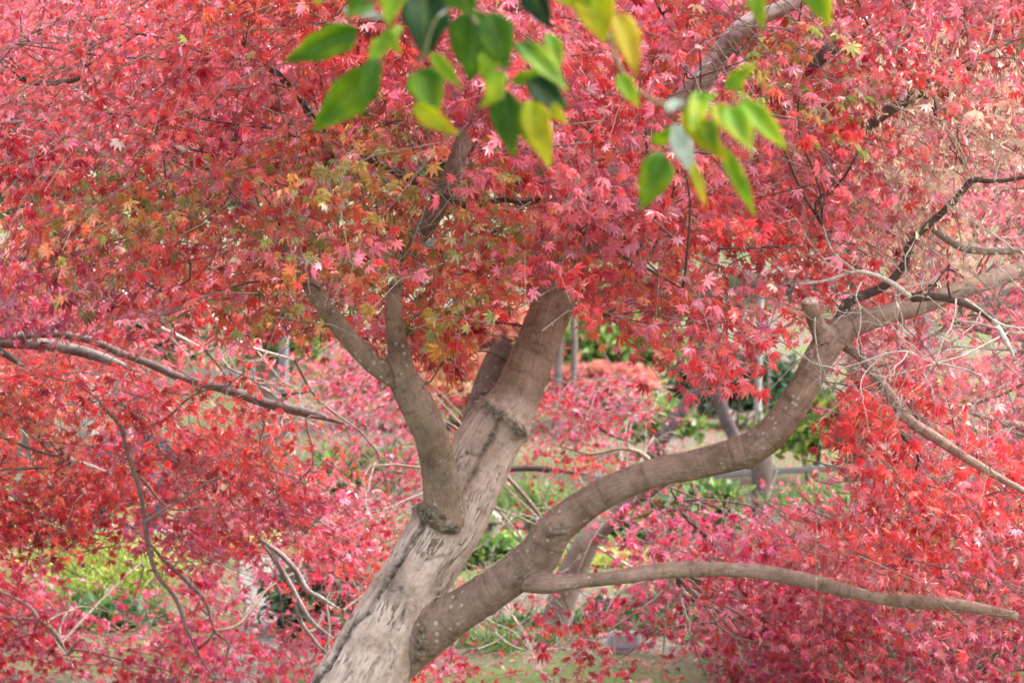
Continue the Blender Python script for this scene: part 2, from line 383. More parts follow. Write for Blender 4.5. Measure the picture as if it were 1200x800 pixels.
def make_crown(D, ext, n_spray, drange, axis_pt, seeds, leaf, r, keep_clear=(), per=15, temps=STARS, span=(.16, .30), droop=0.35, thin=4.0, face=0.55, sizef=None, seed_off=0.0):
    n_spray = int(n_spray * 1.45)
    """sprays of leaves on drooping twigs through the volume of a crown; returns leaf arrays and twig polylines"""
    # draw spray centres
    cx, cy_, cd = [], [], []
    while len(cx) < n_spray:
        m_ = n_spray * 6
        px = r.uniform(-50 * ext[0], 1200 + 50 * ext[1], m_); py = r.uniform(-50 * ext[2], 800 + 50 * ext[3], m_)
        ok = r.uniform(0, 9, m_) < sample_map(D, px, py, ext)
        px, py = px[ok], py[ok]
        d = drange(px, py, r)
        cx += list(px); cy_ += list(py); cd += list(d)
    cx, cy_, cd = np.array(cx[:n_spray]), np.array(cy_[:n_spray]), np.array(cd[:n_spray])
    C = P(cx, cy_, cd)
    cl = .62 + 1.15 * vnoise(C * 2.9 + seed_off, 91) + .5 * vnoise(C * 7.0 + seed_off, 92)
    ok = (C[:, 2] > 0.12) & (r.uniform(0, 1, len(C)) < np.clip(cl, .12, 1))
    C, cx, cy_, cd = C[ok], cx[ok], cy_[ok], cd[ok]; n = len(C)
    outw = C - np.asarray(axis_pt); outw[:, 2] = 0; outw = norm(outw)
    az = r.normal(0, 0.9, n); ca, sa = np.cos(az), np.sin(az)
    dr = np.stack([outw[:, 0] * ca - outw[:, 1] * sa, outw[:, 0] * sa + outw[:, 1] * ca, -droop + r.normal(0, .22, n)], 1); dr = norm(dr)
    ln = r.uniform(*span, n)
    sidev = norm(np.cross(dr, [0, 0, 1.0]))
    # colours: nearest seed with a ragged border
    sx = np.array([s[0] for s in seeds], float); sy = np.array([s[1] for s in seeds], float); sk = np.array([s[2] for s in seeds])
    jx = cx + r.normal(0, 32, n); jy = cy_ + r.normal(0, 26, n)
    key = sk[np.argmin((jx[:, None] - sx) ** 2 + (jy[:, None] - sy) ** 2, 1)]
    # leaves
    ix = np.repeat(np.arange(n), per); m_ = len(ix)
    t = np.tile(np.linspace(-.45, .55, per), n) + r.normal(0, .04, m_)
    sg = np.where(np.arange(m_) % 2 == 0, 1, -1.0)
    lat = sg * r.uniform(.01, .055, m_) + r.normal(0, .02, m_)
    pos = C[ix] + dr[ix] * (t * ln[ix])[:, None] + sidev[ix] * lat[:, None]
    pos[:, 2] += r.normal(0, .016, m_) - 0.10 * (t * ln[ix]) ** 2 * 4
    px, py, d = PX(pos)
    ok = r.uniform(0, thin, m_) < sample_map(D, px, py, ext)
    for poly, rad, dd, prob in keep_clear:
        dist = np.full(m_, 1e9); q = np.asarray(poly, float); dl = np.zeros(m_)
        for a, b in zip(q[:-1], q[1:]):
            ab = b[:2] - a[:2]; L2 = ab @ ab
            u = np.clip(((px - a[0]) * ab[0] + (py - a[1]) * ab[1]) / L2, 0, 1)
            dd_ = np.hypot(px - a[0] - u * ab[0], py - a[1] - u * ab[1])
            w = dd_ < dist; dist[w] = dd_[w]
        ok &= ~((dist < rad) & (d < dd) & (r.uniform(0, 1, m_) < prob))
    ix, pos, t = ix[ok], pos[ok], t[ok]; sg = sg[ok]; m_ = len(ix)
    o2 = pos - np.asarray(axis_pt); o2[:, 2] = 0; o2 = norm(o2)
    nr = norm(o2 * face + np.array([0, 0, .55]) + r.normal(0, .52, (m_, 3)))
    ax = norm(dr[ix] * .55 + sidev[ix] * (sg * .6)[:, None] + np.array([0, 0, -.75]) + r.normal(0, .35, (m_, 3)))
    ax = norm(ax - nr * np.sum(ax * nr, 1, keepdims=True))
    ky = key[ix].copy()
    sw = r.uniform(0, 1, m_); other = key[r.integers(0, n, m_)]
    ky = np.where(sw < .12, other, ky)
    col = palette_cols(ky, r)
    hue = np.exp(r.normal(0, .16, n))[ix]; col *= hue[:, None]; col = np.clip(col, .005, .85)
    size = leaf * np.clip(np.exp(r.normal(0, .24, m_)), .5, 1.4) * (sizef(*PX(pos)) if sizef else 1)
    tw = []; cnt = np.bincount(ix, minlength=n)
    for i in np.nonzero(cnt >= 5)[0]:
        a = C[i] - dr[i] * ln[i] * .55; b = C[i]; c = C[i] + dr[i] * ln[i] * .5 + np.array([0, 0, -.04])
        tw.append(np.array([a + r.normal(0, .006, 3), b, c]))
    return pos, ax, nr, size, col, tw, C[cnt >= 5]

def hub_twigs(tb, C, nodes, r, n_hub, col, r0=.006, maxd=1.4):
    """branchlets from the limbs to hubs among the sprays, and from the hubs to the sprays"""
    nodes = np.asarray(nodes)
    h = C[r.choice(len(C), min(n_hub, len(C)), replace=False)]
    for p in h:
        d = np.linalg.norm(nodes - p, axis=1); k = int(np.argmin(d))
        if d[k] > maxd: continue
        a = nodes[k]; mid = (a + p) / 2 + np.array([0, 0, .10 * d[k]]) + r.normal(0, .09 * d[k], 3)
        q = catmull(np.array([a, a * .65 + mid * .35 + r.normal(0, .02, 3), mid, mid * .4 + p * .6 + r.normal(0, .035, 3), p]), 3)
        rr = r0 * min(1.0, .5 + d[k])
        tb.add(q, np.linspace(rr, .0016, len(q)), 5, False, col)
    use = np.zeros(len(h), int)
    for p in C[::2]:
        d = np.linalg.norm(h - p, axis=1); k = int(np.argmin(d))
        if d[k] > .38 or d[k] < .03 or use[k] > 3: continue
        use[k] += 1
        a = h[k]; mid = (a + p) / 2 + r.normal(0, .03, 3) + np.array([0, 0, .03])
        tb.add(catmull(np.array([a, mid, p]), 3), np.linspace(.0018, .0010, 7), 4, False, col)

def bare_twigs(tb, p0, dr, length, rad, r, col, depth=3, droop=0.0, kink=.22):
    """a leafless branch that forks into finer ones"""
    n = 7; pts = [np.asarray(p0, float)]; d = norm(np.asarray(dr, float))
    for i in range(n):
        d = norm(d + r.normal(0, kink, 3) + np.array([0, 0, -droop])); pts.append(pts[-1] + d * length / n)
    pts = np.array(pts)
    tb.add(catmull(pts, 2), np.linspace(rad, rad * .35, 2 * n + 1), 5, False, col)
    if depth > 0:
        for k in range(2, n + 1):
            if r.uniform() < .72:
                dd = norm(pts[k] - pts[k - 1]); s = norm(np.cross(dd, r.normal(0, 1, 3)))
                bare_twigs(tb, pts[k], dd * .75 + s * .75, length * r.uniform(.3, .55), rad * .5, r, col, depth - 1, droop, kink)

# ------------------------------------------------------------------ the old maple: trunk and limbs
S6 = 6.0 / FPX
def limb(rows):   # rows: px, py, depth, radius in px  ->  world x, y, z, radius
    a = np.array(rows, float); w = P(a[:, 0], a[:, 1], a[:, 2])
    return np.hstack([w, (a[:, 3] * a[:, 2] / FPX)[:, None]])
base = P(412, 819, 6.0)
trunk_l = np.vstack([[base[0] - .19, base[1] + .02, -0.12, .20], [base[0] - .13, base[1] + .01, .12, .145], [base[0] - .06, base[1], .3, .120],
                     limb([(416, 812, 6.0, 52), (461, 724, 6.02, 43), (498, 658, 6.04, 40), (533, 600, 6.06, 39), (564, 530, 6.08, 36), (584, 498, 6.09, 34), (602, 470, 6.1, 28.5),
                           (618, 432, 6.12, 26), (632, 398, 6.14, 25), (645, 365, 6.16, 24), (668, 310, 6.2, 22), (705, 240, 6.24, 20), (760, 165, 6.22, 17), (820, 98, 6.1, 13.5), (846, 60, 6.05, 12), (878, 27, 6.0, 10.5), (940, -2, 6.0, 9.5), (1010, -60, 6.0, 8), (1060, -150, 6.0, 5)])])
LIMBS = {
    'trunk': trunk_l,
    'dead_leader': limb([(560, 500, 6.14, 22), (569, 464, 6.19, 19.5), (581, 430, 6.22, 17.5), (594, 402, 6.24, 13)]),
    'left_limb': limb([(530, 645, 6.07, 20), (523, 612, 6.015, 24), (518, 572, 5.945, 22.5), (508, 518, 5.87, 20.5), (490, 474, 5.83, 20), (474, 444, 5.81, 17.5), (467, 408, 5.80, 13.5), (461, 360, 5.80, 10.5),
                       (466, 318, 5.83, 10), (486, 284, 5.86, 11.5), (510, 246, 5.9, 12.5), (530, 200, 5.94, 11), (548, 150, 6.0, 9.5), (575, 80, 6.05, 8), (600, 0, 6.1, 7), (620, -90, 6.1, 5)]),
    'left_fork': limb([(476, 452, 5.81, 12), (450, 436, 5.80, 12.5), (425, 414, 5.78, 12), (397, 381, 5.77, 11.2), (370, 343, 5.78, 10.5), (335, 292, 5.85, 9.5), (290, 235, 6.0, 8), (235, 190, 6.2, 7), (160, 150, 6.4, 5), (80, 100, 6.6, 3)]),
    'right_limb': limb([(452, 790, 6.03, 24), (472, 768, 6.02, 26), (494, 748, 5.995, 26.5), (520, 728, 5.965, 26.5), (554, 706, 5.93, 25), (600, 675, 5.89, 24), (630, 651, 5.86, 25), (654, 617, 5.83, 22), (702, 581, 5.79, 18.5), (760, 557, 5.77, 18), (822, 542, 5.75, 18),
                        (880, 524, 5.72, 19.5), (914, 496, 5.71, 19.5), (943, 454, 5.70, 18.5), (963, 415, 5.70, 18), (986, 387, 5.71, 16.5), (1030, 370, 5.73, 12.5), (1075, 359, 5.76, 11), (1120, 342, 5.80, 10.5), (1200, 314, 5.9, 9.5), (1300, 270, 6.0, 8), (1420, 200, 6.2, 6)]),
    'cut_stub': limb([(970, 404, 5.70, 13), (957, 380, 5.66, 10.5), (950, 362, 5.63, 10), (948, 350, 5.62, 11)]),
    'long_branch': limb([(606, 676, 5.89, 14), (624, 681, 5.85, 14), (645, 684, 5.80, 12), (675, 681, 5.77, 10.2), (722, 676, 5.75, 9.8), (800, 667, 5.72, 9.6), (882, 669, 5.70, 9.6), (960, 683, 5.68, 9.6), (1005, 695, 5.67, 9), (1050, 703, 5.66, 8.6), (1130, 709, 5.65, 8.2), (1194, 722, 5.64, 7)]),
    'drooping_branch': limb([(980, 398, 5.74, 9), (1008, 418, 5.72, 7), (1040, 458, 5.70, 7), (1062, 490, 5.68, 7), (1095, 512, 5.66, 7), (1130, 535, 5.64, 6.4), (1165, 556, 5.63, 5.6), (1215, 582, 5.62, 5), (1290, 610, 5.62, 4)]),
    'dark_fork': limb([(985, 388, 5.73, 8), (992, 356, 5.70, 7.2), (1035, 336, 5.70, 6.5), (1058, 312, 5.68, 6), (1068, 282, 5.66, 6), (1095, 258, 5.65, 5.6), (1122, 232, 5.64, 5.4), (1140, 211, 5.63, 5), (1165, 213, 5.63, 4.2), (1210, 205, 5.62, 4), (1290, 180, 5.6, 3)]),
}
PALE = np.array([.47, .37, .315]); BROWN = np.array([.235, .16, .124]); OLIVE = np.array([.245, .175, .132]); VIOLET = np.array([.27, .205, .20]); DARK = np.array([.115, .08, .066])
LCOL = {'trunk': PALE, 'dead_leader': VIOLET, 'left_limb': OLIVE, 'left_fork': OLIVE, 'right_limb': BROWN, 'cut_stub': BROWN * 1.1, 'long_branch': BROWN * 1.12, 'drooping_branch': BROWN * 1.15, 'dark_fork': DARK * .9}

def build_maple(root):
    tb = Tubes(); names = list(LIMBS); SK = []
    for k, nm in enumerate(names):
        q = catmull(LIMBS[nm], 8)
        tb.add(q[:, :3], q[:, 3], 28, True)
        t, n, b = frames(q[:, :3]); s = np.concatenate([[0], np.cumsum(np.linalg.norm(np.diff(q[:, :3], axis=0), axis=1))])
        SK.append(np.hstack([q, s[:, None], np.full((len(q), 1), k), t, n, b]))
    me = tb.mesh('raw'); o = bpy.data.objects.new('raw', me); COL.objects.link(o)
    md = o.modifiers.new('r', 'REMESH'); md.mode = 'VOXEL'; md.voxel_size = .0042; md.use_smooth_shade = True
    bpy.context.view_layer.update()
    me2 = bpy.data.meshes.new_from_object(o.evaluated_get(bpy.context.evaluated_depsgraph_get()))
    bpy.data.objects.remove(o)
    nv = len(me2.vertices); V = np.zeros(nv * 3, np.float32); me2.vertices.foreach_get('co', V); V = V.reshape(-1, 3).astype(float)
    E = np.zeros(len(me2.edges) * 2, np.int32); me2.edges.foreach_get('vertices', E); E = E.reshape(-1, 2)
    nf = len(me2.polygons); F = np.zeros(nf * 4, np.int32); me2.loops.foreach_get('vertex_index', F); F = F.reshape(-1, 4)
    deg = np.bincount(E.ravel(), minlength=nv).astype(float)
    def smooth(A, it, f=.6):
        for _ in range(it):
            acc = np.stack([np.bincount(E[:, 0], A[E[:, 1], c], nv) + np.bincount(E[:, 1], A[E[:, 0], c], nv) for c in range(A.shape[1])], 1)
            A = A * (1 - f) + f * acc / deg[:, None]
        return A
    V = smooth(V, 16)
    SKA = np.vstack(SK)
    best = np.full(nv, 1e9); idx = np.zeros(nv, int)
    for c in range(0, nv, 6000):
        dd = np.linalg.norm(V[c:c + 6000, None] - SKA[None, :, :3], axis=2) / SKA[None, :, 3]
        idx[c:c + 6000] = np.argmin(dd, 1); best[c:c + 6000] = dd.min(1)
    S = SKA[idx]; lid = S[:, 5].astype(int)
    rel = V - S[:, :3]; along = S[:, 4] + np.sum(rel * S[:, 6:9], 1)
    bc = np.stack([np.sum(rel * S[:, 9:12], 1), np.sum(rel * S[:, 12:15], 1), along], 1) + (lid * 3.7)[:, None]
    def normals(V):
        n = np.zeros_like(V); fn = np.cross(V[F[:, 2]] - V[F[:, 0]], V[F[:, 3]] - V[F[:, 1]])
        for k in range(4):
            for c in range(3): n[:, c] += np.bincount(F[:, k], fn[:, c], nv)
        return norm(n)
    Nn = normals(V)
    px, py, d = PX(V)
    rad = S[:, 3]
    # wrinkles round the limbs, lumps, and rough callus where the photo shows it
    disp = rad * .10 * vnoise(bc * np.array([9, 9, 6.5]), 11) + rad * .05 * vnoise(bc * np.array([26, 26, 10]), 12) + np.where(lid == 0, .0016, .0007) * vnoise(bc * np.array([95, 95, 22]), 14)
    ring = vnoise(np.stack([bc[:, 0] * 4, bc[:, 1] * 4, along * 24 + lid * 9.1], 1), 13); ring = np.maximum(ring - .38, 0) * 1.6
    disp += np.where(lid == 0, .2, 1.0) * .0045 * ring * np.clip(rad / .05, .3, 1)
    rough = np.zeros(nv)
    def patch(x, y, rx, ry, rot, amt, lim=6.4):
        c, s = math.cos(R(rot)), math.sin(R(rot)); u = ((px - x) * c + (py - y) * s) / rx; v = (-(px - x) * s + (py - y) * c) / ry
        wob = .35 * vnoise(V * 55, 21) + .25 * vnoise(V * 140, 22)
        q = np.clip(1.25 - np.hypot(u, v) + wob, 0, 1); return np.where((d < lim), q * amt, 0)
    pts = [(506, 602, 20, 12, 30, 1.0), (526, 616, 18, 8, 10, .9), (583, 487, 34, 9, 38, 1.0), (604, 503, 13, 9, 60, 1.0), (494, 752, 9, 26, 14, .85), (464, 690, 22, 16, 30, .65), (512, 695, 9, 20, -10, .5),
           (566, 466, 8, 14, 20, .6), (882, 527, 9, 22, 12, .45), (925, 465, 5, 10, -20, .6), (652, 622, 9, 14, 40, .55), (610, 672, 5, 26, 30, .4), (560, 716, 5, 26, -28, .4), (475, 452, 10, 9, 0, .4), (850, 60, 7, 20, 35, .8), (948, 470, 4, 8, 0, .3)]
    for q in pts: rough = np.maximum(rough, patch(*q))
    def crack(poly, w, amt):
        q = np.asarray(poly, float); dist = np.full(nv, 1e9)
        wx = px + 4 * vnoise(V * 40, 31); wy = py + 4 * vnoise(V * 40, 32)
        for a, b in zip(q[:-1], q[1:]):
            ab = b - a; u = np.clip(((wx - a[0]) * ab[0] + (wy - a[1]) * ab[1]) / (ab @ ab), 0, 1)
            dist = np.minimum(dist, np.hypot(wx - a[0] - u * ab[0], wy - a[1] - u * ab[1]))
        ww = w * (1 + .7 * vnoise(V * 26, 33) + .3 * vnoise(V * 80, 34)); ww = np.maximum(ww, .3); amt = amt * np.clip(1.0 + .5 * vnoise(V * 17, 35 + len(poly)) + .4 * vnoise(V * 60, 36), .3, 1)
        return np.where((Nn @ FWD < .25) & (lid <= 1), np.clip(1.4 - dist / ww, 0, 1) * amt, 0)
    ck = np.maximum(crack([(518, 598), (497, 612), (478, 640), (464, 664), (448, 695), (432, 716), (404, 746), (372, 792), (350, 830)], 4.2, 1.0), crack([(585, 500), (570, 520), (552, 560), (545, 575)], 3.0, .8))
    for q in ([(480, 700), (470, 725), (455, 745)], [(455, 750), (462, 765), (455, 785)], [(545, 528), (560, 535)], [(500, 655), (520, 650)], [(442, 770), (430, 800)], [(520, 560), (540, 545)]):
        ck = np.maximum(ck, crack(q, 1.5, .6))
    lobe = rough * (.35 + .65 * (vnoise(V * 130, 41) * .5 + .5))
    disp += lobe * .012 * vnoise(V * 80, 42) + rough * .006 - ck * .009
    # raised lip beside the collar of the upper stem
    disp += .011 * patch(592, 492, 36, 11, 38, 1) + .010 * patch(512, 606, 30, 10, 18, 1)
    disp += .007 * patch(651, 616, 17, 15, 0, 1) + .004 * patch(465, 690, 24, 18, 30, 1) + .006 * patch(612, 668, 7, 26, 32, 1) + .005 * patch(571, 700, 7, 28, -24, 1) + .005 * patch(880, 526, 9, 24, 10, 1) + .005 * patch(506, 742, 12, 30, -20, 1)
    rough = np.clip(np.maximum(rough * .9, ck), 0, 1)
    V = V + Nn * disp[:, None]; Nn = normals(V)
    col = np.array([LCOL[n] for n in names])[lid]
    # the upper stem is younger, browner bark than the old trunk below its collar
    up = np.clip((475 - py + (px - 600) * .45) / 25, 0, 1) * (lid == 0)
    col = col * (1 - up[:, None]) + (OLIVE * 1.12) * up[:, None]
    limb_shade = np.clip((345 - py) / 30, 0, 1) * (lid == names.index('left_limb')); col = col * (1 - .45 * limb_shade[:, None])  # shade on the upper left limb, painted into its bark colour
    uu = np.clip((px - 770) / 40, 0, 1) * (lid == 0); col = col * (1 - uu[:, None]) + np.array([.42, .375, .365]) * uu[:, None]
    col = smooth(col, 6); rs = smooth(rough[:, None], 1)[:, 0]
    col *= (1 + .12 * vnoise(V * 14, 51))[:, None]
    cutm = (lid == names.index('cut_stub')) & (py < 356); col[cutm] = (.52, .43, .36)
    oldv = smooth(np.where(lid == 0, 1 - up, np.where(lid == 1, .9, .22))[:, None], 6)[:, 0]
    # split by limb: each limb its own part, one continuous skin
    flid = np.array([np.bincount(x).argmax() for x in lid[F]]) if nf < 1 else lid[F[:, 0]]
    for k, nm in enumerate(names):
        f = F[flid == k]
        if not len(f): continue
        u, inv = np.unique(f.ravel(), return_inverse=True)
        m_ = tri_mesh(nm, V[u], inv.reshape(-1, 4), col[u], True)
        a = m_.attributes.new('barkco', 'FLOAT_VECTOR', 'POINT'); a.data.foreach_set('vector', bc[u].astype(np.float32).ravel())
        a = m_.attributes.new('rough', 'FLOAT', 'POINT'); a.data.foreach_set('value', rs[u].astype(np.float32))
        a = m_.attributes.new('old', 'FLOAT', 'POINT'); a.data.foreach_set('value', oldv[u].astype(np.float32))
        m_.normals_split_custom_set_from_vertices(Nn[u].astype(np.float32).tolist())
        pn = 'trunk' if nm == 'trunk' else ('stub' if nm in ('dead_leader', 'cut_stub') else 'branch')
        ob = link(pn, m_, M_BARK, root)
        lab = {'dead_leader': 'dead grey violet stub behind the upper stem', 'cut_stub': 'sawn off stub with a pale round end', 'dark_fork': 'dark forked branch rising to the right edge'}.get(nm)
        if lab: ob['label'] = lab
    return np.vstack([s[::3, :3] for s in SK[:1] + SK[2:]])

maple = thing('maple_tree', 'large red maple in front with a thick leaning grey brown trunk and long curved limb', 'tree', tuple(P(370, 1100, 6.0) * np.array([1, 1, 0])))
NODES = build_maple(maple)

# thinner branches of the old maple that show between the leaves
TW_DARK = (.10, .07, .06); TW_MID = (.20, .15, .12); TW_PALE = (.44, .39, .35)
def poly_branch(tb, rows, col, sides=8, n=6):
    rows = [list(q) for q in rows]; rows[-1][3] = min(rows[-1][3], 1.0) if 0 < rows[-1][0] < 1200 else rows[-1][3]
    if rows[0][3] < 5: rows = [q[:3] + [q[3] * .78] for q in rows]
    q = catmull(limb(rows), n); w = q[:, :3] + .006 * np.stack([vnoise(q[:, :3] * 9, 61 + k) for k in range(3)], 1)
    tb.add(w, q[:, 3], sides, True, col); return w
fine = []
fine.append(([(560, 242, 5.75, 2), (590, 236, 5.7, 4.5), (612, 240, 5.68, 5), (630, 234, 5.66, 4.5), (628, 222, 5.66, 2)], TW_DARK))
fine.append(([(395, 190, 5.95, 7), (372, 150, 5.95, 7), (352, 112, 6.0, 6.5), (325, 85, 6.0, 5), (290, 60, 6.1, 3)], TW_DARK))
fine.append(([(548, 240, 5.85, 5), (470, 205, 5.8, 4.5), (430, 185, 5.8, 4), (395, 160, 5.8, 3)], TW_DARK))
fine.append(([(1015, 150, 5.9, 6), (1040, 130, 5.9, 7), (1070, 112, 5.95, 6), (1120, 80, 6.0, 5)], TW_DARK))
fine.append(([(1010, 30, 6.0, 6), (975, 55, 5.9, 8), (950, 85, 5.9, 6), (935, 120, 5.9, 4)], TW_DARK))
fine.append(([(845, 292, 5.6, 1.4), (890, 290, 5.6, 2.2), (940, 291, 5.6, 2)], TW_DARK))
fine.append(([(725, 300, 5.5, 2), (760, 318, 5.48, 2.5), (800, 340, 5.46, 1.5)], TW_DARK))
fine.append(([(775, 15, 5.8, 2), (795, 50, 5.8, 2.5), (805, 85, 5.8, 2.5)], TW_DARK))
fine.append(([(1095, 266, 5.64, 5), (1125, 288, 5.62, 4.5), (1160, 293, 5.6, 4), (1210, 294, 5.6, 3.5), (1300, 300, 5.6, 2)], TW_MID))
fine.append(([(1068, 350, 5.62, 5), (1100, 346, 5.58, 5), (1140, 356, 5.56, 5), (1165, 372, 5.55, 4.5), (1185, 395, 5.54, 4)], TW_DARK))
fine.append(([(1068, 350, 5.62, 4.5), (1040, 328, 5.58, 4), (1005, 320, 5.56, 3), (965, 330, 5.55, 2.2), (925, 333, 5.55, 1.4)], TW_PALE))
fine.append(([(1000, 320, 5.56, 2.6), (975, 298, 5.55, 2), (962, 265, 5.55, 1.2)], TW_PALE))
fine.append(([(1165, 372, 5.55, 4.6), (1178, 395, 5.5, 4.2), (1190, 420, 5.5, 3)], TW_PALE))
fine.append(([(1040, 470, 5.76, 4), (1052, 500, 5.78, 4.5), (1068, 520, 5.8, 4), (1075, 490, 5.8, 3)], TW_DARK))
fine.append(([(1128, 196, 5.62, 3), (1118, 170, 5.6, 2.2), (1100, 140, 5.6, 1.5)], TW_MID))
fine.append(([(700, 250, 6.15, 6), (740, 235, 5.9, 5), (790, 238, 5.75, 4), (830, 235, 5.7, 3)], TW_DARK))
fine.append(([(30, 96, 6.6, 4), (65, 98, 6.6, 4.5), (92, 92, 6.6, 4), (100, 78, 6.6, 2)], TW_DARK))
extra_nodes = []
for rows, c in fine:
    tb = Tubes(); extra_nodes.append(poly_branch(tb, rows, c)); link('branch', tb.mesh('branch'), M_BARK2, maple)
NODES = np.vstack([NODES] + extra_nodes)

# pale leafless twigs on the right limb
tb = Tubes(); rb = np.random.default_rng(31)
for (x, y, d, dx, dy, ln, rd, dep, dr_) in [(955, 372, 5.6, -.1, -1, .2, .0024, 2, .12), (1085, 352, 5.6, -.1, -.9, .16, .002, 2, .1), (1050, 340, 5.6, -.1, -1, .12, .002, 1, .1),
                                            (1120, 350, 5.55, -.2, -1, .28, .0026, 3, .05), (1150, 362, 5.55, -.1, -1, .26, .0024, 3, .05), (1180, 390, 5.52, -.9, -.3, .32, .0028, 3, .0), (1185, 410, 5.52, -.8, -.1, .35, .003, 3, .02),
                                            (1175, 385, 5.52, -.7, .3, .22, .0025, 2, .0), (1140, 210, 5.62, -.2, 1, .3, .0025, 3, -.05), (1110, 170, 5.62, .1, 1, .3, .0022, 3, -.05), (1165, 212, 5.62, .3, 1, .3, .0022, 3, -.05),
                                            (1125, 288, 5.6, -.5, -.5, .2, .002, 2, 0), (1160, 293, 5.6, .4, -.5, .25, .002, 2, 0), (1000, 320, 5.55, -.8, .5, .25, .002, 3, 0), (960, 330, 5.55, -.9, .1, .25, .0018, 3, 0),
                                            (1060, 330, 5.58, .3, .9, .2, .002, 3, 0), (1090, 340, 5.58, .5, .7, .25, .002, 3, 0), (1060, 300, 5.65, -.6, .4, .25, .002, 3, 0), (1110, 100, 5.8, -.2, 1, .3, .0025, 2, 0),
                                            (1120, 130, 5.7, .4, .5, .35, .0022, 3, 0), (430, 185, 5.7, -.3, -1, .3, .002, 2, .05), (500, 220, 5.7, -.1, -1, .25, .002, 2, .05), (525, 210, 5.75, .1, -1, .22, .0018, 2, .05), (460, 215, 5.7, .2, -1, .2, .0016, 2, .05),
                                            (400, 130, 5.8, -.8, -.1, .3, .002, 2, 0), (1180, 330, 5.6, -.8, -.3, .4, .003, 3, 0), (1195, 300, 5.6, -.6, .6, .35, .0028, 3, 0), (1130, 350, 5.5, .7, -.6, .35, .0028, 3, 0), (1150, 440, 5.5, -.9, .0, .4, .0028, 3, 0), (1190, 180, 5.6, -.8, .4, .4, .0026, 3, 0), (1090, 140, 5.6, .5, .6, .4, .0024, 3, 0), (1170, 120, 5.6, -.2, -.9, .4, .0026, 3, 0), (1010, 330, 5.5, -.7, -.5, .25, .002, 3, 0), (800, 700, 5.7, .3, -1, .1, .0015, 1, .1), (545, 575, 5.95, 0, -1, .04, .001, 1, .1)]:
    bare_twigs(tb, P(x, y, d), np.array([dx, rb.normal(0, .3), dy]), ln, rd, rb, TW_PALE, dep, dr_)
link('twigs', tb.mesh('twigs'), M_BARK2, maple)

A = parse(["999999999999999999999999",
           "999999999999999999999999",
           "976992999999999999993277",
           "999999999999999999996455",
           "999999999999999999997444",
           "899999999999999999998543",
           "888888899999999999976432",
           "544434588997425999963222",
           "000000000150000268512521",
           "000000000000000000039621",
           "000000000000000000028755",
           "000000000000000000005777",
           "000000000000000000246666",
           "000000000000000000023444",
           "000000000000000000001332",
           "000000000000000000000110"])
SEED_A = [(40, 30, 'p'), (110, 60, 'p'), (190, 20, 'r'), (90, 80, 'r'), (160, 120, 'r'), (230, 60, 'p'), (270, 30, 'r'), (320, 50, 'p'), (260, 80, 'p'), (330, 20, 'o'), (60, 150, 'p'), (190, 160, 'r'), (250, 150, 'c'),
          (300, 150, 'p'), (40, 200, 'c'), (60, 215, 'r'), (110, 200, 'o'), (150, 230, 'g'), (180, 190, 'p'), (230, 210, 'p'), (290, 190, 'o'), (340, 160, 'o'), (310, 220, 'g'), (390, 190, 'g'), (440, 210, 'g'), (360, 230, 'o'), (480, 180, 'o'),
          (420, 150, 'p'), (450, 100, 'r'), (400, 60, 'r'), (520, 100, 'p'), (540, 150, 'p'), (600, 130, 'p'), (650, 40, 'p'), (700, 90, 'p'), (640, 190, 'p'), (680, 230, 'p'), (590, 215, 'g'), (560, 250, 'g'), (600, 270, 'r'), (700, 130, 'r'),
          (750, 40, 'r'), (790, 90, 'o'), (760, 150, 'p'), (780, 200, 'p'), (720, 280, 'p'), (640, 290, 'p'), (680, 320, 'r'), (580, 310, 'o'), (520, 290, 'o'), (450, 280, 'o'), (400, 260, 'o'), (340, 280, 'p'), (390, 310, 'o'), (280, 290, 'o'), (200, 290, 'o'), (150, 290, 'o'),
          (60, 285, 'g'), (20, 270, 'o'), (30, 330, 'm'), (110, 330, 'p'), (200, 330, 'r'), (430, 330, 'p'), (520, 340, 'g'), (500, 390, 'o'), (540, 350, 'g'), (500, 420, 'c'), (620, 345, 'r'), (700, 370, 'o'), (740, 395, 'r'), (760, 330, 'o'), (800, 360, 'p'), (850, 390, 'p'),
          (820, 300, 'o'), (870, 330, 'p'), (900, 400, 'r'), (850, 250, 'r'), (900, 200, 'p'), (880, 290, 'r'), (930, 260, 'p'), (950, 180, 'r'), (990, 130, 'c'), (930, 70, 'y'), (960, 90, 'y'), (900, 90, 'p'), (910, 110, 'y'), (1010, 60, 'p'), (1060, 30, 'p'), (1110, 60, 'r'), (1170, 40, 'p'),
          (1060, 90, 'r'), (1140, 110, 's'), (1180, 160, 's'), (1110, 180, 's'), (1080, 240, 's'), (1020, 220, 'p'), (1050, 170, 'p'), (1170, 260, 's'), (1150, 320, 's'), (1020, 280, 's'), (960, 310, 'r'), (1080, 420, 'p'), (1100, 400, 'p'), (1180, 400, 'p'), (1000, 460, 'r'), (1020, 520, 'r'),
          (1060, 470, 'o'), (1110, 460, 'p'), (1150, 500, 'p'), (1180, 460, 'p'), (1070, 560, 'r'), (1120, 580, 'r'), (1170, 560, 'r'), (1100, 620, 'p'), (1160, 640, 'p'), (1040, 640, 'r'), (980, 620, 'p'), (1180, 700, 'p'), (1100, 700, 'p'), (1150, 740, 'p'), (330, 200, 'g'), (285, 215, 'g'), (370, 255, 'g'), (420, 235, 'g'), (465, 255, 'g'), (350, 310, 'g'), (455, 170, 'g'), (530, 270, 'g'), (560, 330, 'g'), (100, 265, 'g'), (170, 255, 'g')]
